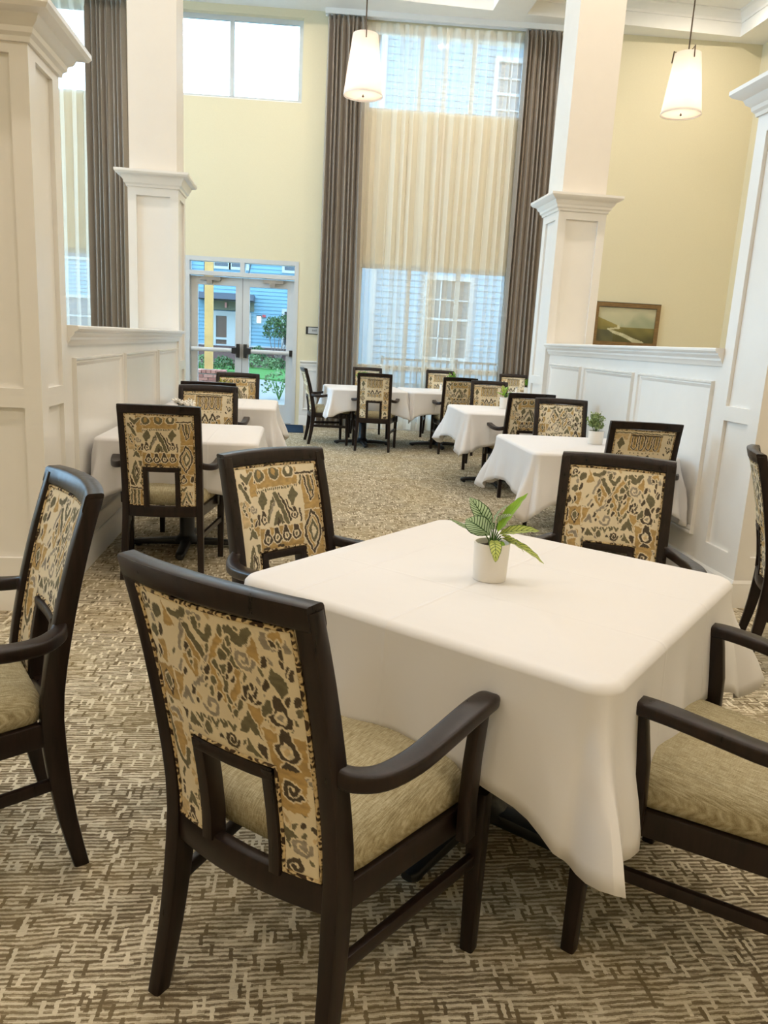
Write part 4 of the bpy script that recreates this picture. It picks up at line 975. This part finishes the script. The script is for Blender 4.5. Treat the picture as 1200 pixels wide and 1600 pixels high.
bushy_plant(-.62, 6.75, ZT_, 'small yellow-green plant on the table just inside the glass doors', 'tiny2', 420, .08, seed=6, leaf=.016)
bushy_plant(.86, 10.1, ZT_, 'small green plant on the far table before the drape by the doors', 'leafB', 320, .08, seed=8, leaf=.022)
bushy_plant(2.05, 10.2, ZT_, 'small green plant on the far table before the middle of the sheer curtain', 'leafB', 320, .085, seed=9, leaf=.022)
bushy_plant(3.12, 10.3, ZT_, 'small green plant on the farthest table beside the pillar', 'leafB', 320, .08, seed=10, leaf=.022)
def flower_pot(x, y, z, lbl):
    p = empty('potted_flower', (x, y, z), label=lbl, category='flowers'); p.scale = (1.25, 1.25, 1.15); make_pot(p, .045, .085); r = random.Random(3)
    for k in range(9):
        a = k * 2 * PI / 9 * 1.0 + .3; R_ = .0 if k == 0 else r.uniform(.03, .065); c = Vector((math.cos(a) * R_, math.sin(a) * R_, .125 + r.uniform(-.012, .014) - R_ * .2)); m = MB()
        for ring, (n, rad, lift) in enumerate(((7, .030, .003), (6, .022, .010), (4, .012, .015))):
            for j in range(n):
                b = 2 * PI * j / n + ring * .4 + r.uniform(-.1, .1); d = Vector((math.cos(b), math.sin(b), 0)); s_ = Vector((-d.y, d.x, 0)); w = rad * .42
                m.add([c, c + d * rad * .5 + s_ * w + Vector((0, 0, lift)), c + d * rad + s_ * w * .5 + Vector((0, 0, lift * 1.8)), c + d * rad - s_ * w * .5 + Vector((0, 0, lift * 1.6)), c + d * rad * .5 - s_ * w + Vector((0, 0, lift))], [(0, 1, 2, 3, 4)])
        m.ob('blossom', 'petal', p)
        s2 = MB().tube([(0, 0, .07), tuple(c * .6 + Vector((0, 0, .04))), tuple(c)], .0015, 5); s2.ob('stem', 'stem', p, smooth=60)
flower_pot(-.70, 5.0, ZT_, 'white ruffled flowers on the first table along the low wall')
# salt shakers by the far plants
def shaker(x, y, lbl):
    p = empty('shaker', (x, y, ZT_), label=lbl, category='shaker', group='white shakers on the far tables')
    MB().lathe([(.022, 0), (.024, .01), (.017, .05), (.014, .075), (0, .078)], 16).ob('shaker_body', 'pot', p, smooth=40); MB().lathe([(.014, .074), (.014, .085), (.008, .092), (0, .093)], 16).ob('shaker_cap', 'metal', p, smooth=40)
shaker(1.90, 10.15, 'small white shaker beside the plant on the far middle table'); shaker(2.95, 10.25, 'small white shaker beside the plant on the farthest table')

# ================================================================ COURTYARD OUTSIDE
M['siding'] = simple('blue_clapboard_paint', srgb(98, 128, 142), .7, .2, .03)
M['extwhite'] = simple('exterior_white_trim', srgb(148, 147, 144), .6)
M['extglass'] = simple('dark_window_glass', srgb(44, 54, 63), .15, .6)
M['cedar'] = simple('pale_timber', srgb(182, 142, 88), .7, .2, .12, 6)
M['mulch'] = simple('brown_mulch', srgb(72, 54, 50), .95, .1, .35, 30, .8)
M['conc'] = simple('pale_concrete', srgb(113, 109, 104), .85, .2, .05, 6)
M['roof'] = simple('grey_roof', srgb(65, 65, 67), .9, .1, .1, 5)
M['mortar'] = simple('mortar', srgb(130, 119, 110), .9)
M['bush'] = simple('shrub_green', srgb(57, 82, 47), .7, .2, .3, 5)
M['bush2'] = simple('pale_shrub_green', srgb(89, 109, 70), .7, .2, .3, 6)
def m_grass():
    t = NT('lawn_grass'); n = t.noise(t.coords(), 14, 4); t.bsdf(t.ramp(n, [(.3, srgb(50, 86, 40)), (.7, srgb(70, 107, 52))]), .9, .1, bump=n, bs=.5, bd=.03); return t.m
M['grass'] = m_grass()
def m_brick():
    t = NT('red_brick'); oi = t.n('ShaderNodeObjectInfo'); n = t.noise(t.coords(), 40, 3)
    c = t.ramp(oi.outputs['Random'], [(0, srgb(132, 82, 72)), (.5, srgb(156, 104, 90)), (1, srgb(172, 130, 116))]); t.bsdf(c, .85, .15, bump=n, bs=.3); return t.m
M['brick'] = m_brick()
EX = dict(kind='structure')
MB().box(-26, 26, 12.15, 60, -.12, -.03).ob('ground_outside', 'conc', **EX)
g = MB(); g.add([(-12, 24.2, -.03), (-1.3, 24.6, -.03), (2.5, 20.5, -.03), (6, 20, -.03), (6, 33, -.03), (-12, 33, -.03)] + [(-12, 24.2, .02), (-1.3, 24.6, .02), (2.5, 20.5, .02), (6, 20, .02), (6, 33, .02), (-12, 33, .02)],
               [(0, 1, 2, 3, 4, 5), (6, 7, 8, 9, 10, 11)] + [(i, (i + 1) % 6, (i + 1) % 6 + 6, i + 6) for i in range(6)])
g.ob('lawn', 'grass', **EX)
md = MB(); md.loft([[(x, 32, .0), (x, 32.5, .32), (x, 33.4, .74), (x, 34.2, .80), (x, 34.2, .0)] for x in (-16, -8, -1, 6)]); md.ob('planting_bed_ground', 'mulch', smooth=60, **EX)
def clapboards(m, T, u0, u1, z0, z1, holes, pitch=.15):
    z = z0
    while z < z1 - .01:
        zt = min(z + pitch, z1); spans = [(u0, u1)]
        for (a, b, c, d) in holes:
            if zt > c and z < d:
                spans = [s for (p, q) in spans for s in ((p, min(q, a)), (max(p, b), q)) if s[1] - s[0] > .01]
        for a, b in spans: m.add([T(a, .03, z), T(b, .03, z), T(b, .008, zt), T(a, .008, zt), T(a, 0, z), T(b, 0, z)], [(0, 1, 2, 3), (0, 4, 5, 1)])
        z += pitch
def ext_window(parent, T, u0, u1, z0, z1, muntins=False):
    f = MB(); t = .11
    for a, b, c, d in ((u0 - t, u1 + t, z0 - t, z0), (u0 - t, u1 + t, z1, z1 + t), (u0 - t, u0, z0, z1), (u1, u1 + t, z0, z1)): f.box(a, b, -.05, .06, c, d, T)
    f.box(u0, u1, -.03, .03, (z0 + z1) / 2 - .03, (z0 + z1) / 2 + .03, T)
    if muntins:
        for k in (1, 2): f.box(u0 + (u1 - u0) * k / 3 - .015, u0 + (u1 - u0) * k / 3 + .015, -.03, .02, z0, z1, T)
        for k in (1, 3): f.box(u0, u1, -.03, .02, z0 + (z1 - z0) * k / 4 - .015, z0 + (z1 - z0) * k / 4 + .015, T)
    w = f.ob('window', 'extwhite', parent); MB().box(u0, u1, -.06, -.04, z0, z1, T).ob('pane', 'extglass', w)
# long wing across the courtyard
bA = empty('courtyard_wing', (0, 0, 0), label='blue clapboard building wing with white window trim seen through the glass doors', category='building')
TA = lambda u, v, z: (u, 34.0 - v, z)
wins = [(-3.55, -3.0, 4.25, 5.7), (-2.80, -2.2, 4.0, 5.6), (-.62, .2, 4.0, 5.6), (-.58, .2, .95, 2.32), (-9.5, -8.4, 4.0, 5.6), (-9.5, -8.4, .95, 2.4), (-6.9, -5.9, 4.0, 5.6), (-12.5, -11.2, 4.0, 5.6), (-12.5, -11.2, .95, 2.4)]
wins[0] = (-3.50, -2.95, 4.0, 5.6)
holes = [(a, b, c, d) for a, b, c, d in wins] + [(-3.58, -1.97, -.03, 2.2)]
cb = MB(); clapboards(cb, TA, -18, 6, .84, 7.2, holes); MB().box(-18, 6, 34.06, 42, -.03, 7.2).ob('wall', 'siding', bA)
cb.ob('clapboard_siding', 'siding', bA, kind='stuff')
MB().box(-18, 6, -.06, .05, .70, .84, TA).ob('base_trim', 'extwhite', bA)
MB().box(-18, 6, -.06, .0, -.03, .70, TA).ob('foundation', 'conc', bA)
rf = MB(); rf.loft([[(x, 33.5, 7.2), (x, 38, 8.7), (x, 42.5, 7.2)] for x in (-18.4, 6.4)]); rf.ob('roof', 'roof', bA)
for w in wins: ext_window(bA, TA, *w)
dd = MB()
for a, b, c, d in ((-3.58, -3.46, -.03, 2.2), (-2.09, -1.97, -.03, 2.2), (-3.46, -2.09, 2.0, 2.2), (-3.46, -3.42, -.03, 2.0), (-2.98, -2.57, -.03, 2.0), (-2.13, -2.09, -.03, 2.0), (-3.42, -2.98, 1.03, 1.12), (-2.57, -2.13, 1.03, 1.12), (-3.46, -2.09, -.03, .3)): dd.box(a, b, -.05, .08, c, d, TA)
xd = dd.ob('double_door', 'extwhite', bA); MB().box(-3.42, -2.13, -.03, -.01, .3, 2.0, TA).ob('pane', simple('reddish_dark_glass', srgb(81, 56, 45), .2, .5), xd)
MB().box(-3.55, -1.85, .0, .06, 2.24, 2.62, TA).ob('door_head_panel', simple('tan_panel', srgb(100, 100, 82), .8), bA)
MB().box(-4.12, -1.82, .0, 1.2, 2.64, 2.88, TA).ob('door_canopy', simple('canopy_grey', srgb(57, 61, 73), .6), bA)
cr = MB(); cr.tube([(-2.2, 32.9, 2.88), (-2.0, 33.95, 4.2)], .02, 6); cr.tube([(-3.8, 32.9, 2.88), (-3.9, 33.95, 4.2)], .02, 6); cr.ob('canopy_rod', 'black', bA)
dp = MB(); dp.tube([(-4.5, 33.88, 7.1), (-4.5, 33.88, 1.25), (-4.42, 33.8, 1.0), (-4.3, 33.6, .78)], .06, 8); dp.ob('downspout', simple('pale_blue_downspout', srgb(111, 124, 132), .5), bA, smooth=60)
lt = MB().box(-1.72, -1.56, .02, .2, 1.80, 2.06, TA); lt.ob('wall_lantern', m_emit('lit_lantern', (1, .85, .65, 1), 5), bA)
MB().box(-1.74, -1.54, .0, .22, 2.06, 2.11, TA).ob('lantern_cap', 'black', bA)
MB().box(-1.50, -1.36, .02, .1, 2.04, 2.14, TA).ob('alarm_strobe', simple('red_plastic', srgb(158, 44, 48), .5), bA)
MB().box(-3.06, -2.98, .07, .12, 2.34, 2.55, TA).ob('alarm_horn', simple('pink_plastic', srgb(209, 132, 126), .5), bA)
# tall wing behind the sheer curtains
bB = empty('tall_wing', (0, 0, 0), label='tall blue clapboard wing showing faintly through the sheer curtain', category='building')
TB = lambda u, v, z: (u, 20.0 - v, z)
winB = [(3.2, 4.3, 1.0, 2.9), (6.2, 7.4, 1.0, 2.9), (3.2, 4.3, 4.0, 5.6), (6.2, 7.4, 4.0, 5.6), (4.6, 5.6, 6.6, 8.0)]
cbb = MB(); clapboards(cbb, TB, 1.9, 14, .3, 8.9, winB); MB().box(1.9, 14, 20.06, 26, -.03, 8.9).ob('wall', 'siding', bB)
cbb.ob('clapboard_siding', 'siding', bB, kind='stuff')
for w in winB: ext_window(bB, TB, *w, True)
MB().box(1.78, 1.9, 19.9, 20.1, -.03, 8.9).ob('corner_board', 'extwhite', bB)
rf = MB(); rf.loft([[(x, 19.5, 8.9), (x, 23, 10.0), (x, 26.5, 8.9)] for x in (1.5, 14.4)]); rf.ob('roof', 'roof', bB)
rl = empty('patio_railing', (0, 0, 0), label='dark metal patio railing showing faintly through the sheer curtain', category='railing')
MB().box(1.6, 6, 15.0, 15.04, .98, 1.02).ob('rail', 'black', rl); MB().box(1.6, 6, 15.0, 15.04, .10, .14).ob('rail', 'black', rl)
pk = MB().box(1.6, 1.62, 15.01, 15.03, .14, .98).mesh('picket', 'black')
for k in range(38): link('picket', pk, rl, loc=(k * .117, 0, 0))
for x in (1.6, 3.05, 4.5, 5.95): MB().box(x, x + .05, 14.995, 15.045, -.03, 1.05).ob('post', 'black', rl)
# porch post on its brick pier
pier = empty('brick_pier', (-1.86, 17.2, 0), label='red brick pier at the foot of the timber porch post', category='pier')
MB().box(-.30, .30, -.24, .24, -.03, .46).ob('mortar_core', 'mortar', pier)
bme = MB().box(-.096, .096, -.045, .045, -.029, .029).mesh('brick', 'brick')
for row in range(7):
    z = .005 + row * .0665; off = .1 if row % 2 else 0
    for sy in (-1, 1):
        xs_ = [-.31 + .1 + off + k * .207 for k in range(3)]
        for x in xs_:
            if x < .24: link('brick', bme, pier, loc=(x, sy * .215, z))
    for sx in (-1, 1):
        for k in range(2): link('brick', bme, pier, loc=(sx * .27, -.10 + .2 * k, z), rot=(0, 0, PI / 2))
cap = MB().box(-.045, .045, -.26, .26, 0, .065).mesh('cap_brick', 'brick')
for k in range(7): link('brick', cap, pier, loc=(-.30 + k * .1, 0, .462))
post = empty('porch_post', (-1.88, 17.2, .52), label='pale timber porch post outside the glass doors', category='post')
MB().box(-.085, .085, -.085, .085, .01, 2.75).ob('post_shaft', 'cedar', post); MB().box(-.10, .10, -.10, .10, .0, .02).ob('post_base', 'metal', post)
bm_ = MB().box(-6, 1.2, 17.05, 17.35, 3.27, 3.55).ob('porch_beam', 'cedar', label='pale timber beam carried by the porch post', category='beam')
MB().box(-5.3, -5.1, 17.1, 17.3, -.03, 3.27).ob('porch_post', 'cedar', label='pale timber porch post hidden behind the low wall and pillar', category='post')
MB().box(.8, 1.0, 17.1, 17.3, -.03, 3.27).ob('porch_post', 'cedar', label='pale timber porch post behind the drape beside the doors', category='post')
# shrubs and a small tree
def leafcloud(m, c, rx, rz, n, l, r):
    for _ in range(n):
        a, b = r.uniform(0, 2 * PI), math.acos(r.uniform(-.3, 1)); q = r.uniform(.5, 1) ** .5
        p = Vector((c[0] + rx * q * math.sin(b) * math.cos(a), c[1] + rx * q * math.sin(b) * math.sin(a), c[2] + rz * q * math.cos(b)))
        d = Vector((r.gauss(0, 1), r.gauss(0, 1), r.gauss(.4, .8))).normalized(); s_ = d.cross(Vector((r.gauss(0, 1), r.gauss(0, 1), r.gauss(0, 1)))).normalized()
        m.add([p, p + d * l * .5 + s_ * l * .25, p + d * l, p + d * l * .5 - s_ * l * .25], [(0, 1, 2, 3)])
def shrub(x, y, z, rx, rz, n, l, mat, lbl, seed, name='shrub'):
    s = empty(name, (x, y, z), label=lbl, category='shrub', group='shrubs in the courtyard'); r = random.Random(seed); m = MB(); leafcloud(m, (0, 0, rz * .45), rx, rz * .8, n, l, r); m.ob('foliage', mat, s, kind='stuff')
    st = MB()
    for k in range(6): a = k * 1.05; st.tube([(0, 0, -.03), (math.cos(a) * rx * .4, math.sin(a) * rx * .4, rz * .7)], .012, 5)
    st.ob('stems', 'stem', s)
shrub(-.36, 16.9, 0, .36, .50, 190, .09, 'bush2', 'loose pale green shrub close outside the glass doors by the path', 1)
for i, (x, y, z, rx, rz, l) in enumerate([(-1.75, 31.2, 0, .5, .65, 'grey-green clump at the edge of the lawn, below the door latch'), (-1.0, 30.6, 0, .42, .55, 'grey-green clump at the edge of the lawn, in the middle of the door pane'), (-1.6, 32.4, .2, .45, .75, 'dark green bush against the white exterior doors'), (-.75, 31.6, .0, .42, .5, 'rounded green bush on the mulch below the small tree'),
        (-3.2, 27, 0, .55, .62, 'leafy green bed plant behind the brick pier'), (-4.0, 26.5, 0, .5, .6, 'leafy green bed plant behind the timber post'), (-2.5, 27.3, 0, .5, .6, 'leafy green bed plant beside the door stile'), (-4.4, 31, 0, .6, .9, 'taller green bush below the downspout')]):
    shrub(x, y, z, rx * .8, rz * .68, 320, .11, 'bush2' if i in (0, 1, 4) else 'bush', l, 10 + i)
tr = empty('small_tree', (-.86, 32.6, .25), label='small green tree in front of the blue wing, right of the wall lantern'.replace('right of', 'beside'), category='tree'); r = random.Random(31); m = MB()
for c, rx, rz, n in (((-.1, 0, 1.15), .45, .65, 700), ((.3, 0, 1.3), .4, .6, 500), ((.62, .1, 1.1), .35, .6, 400)): leafcloud(m, c, rx, rz, n, .11, r)
m.ob('foliage', 'bush', tr, kind='stuff'); st = MB()
for dx in (-.35, -.1, .15, .4, .6): st.tube([(0.1, 0, -.05), (dx * .5, 0, .5), (dx, 0, 1.3)], [.03, .02, .01], 6)
st.ob('trunk', simple('grey_bark', srgb(102, 88, 77), .9), tr)
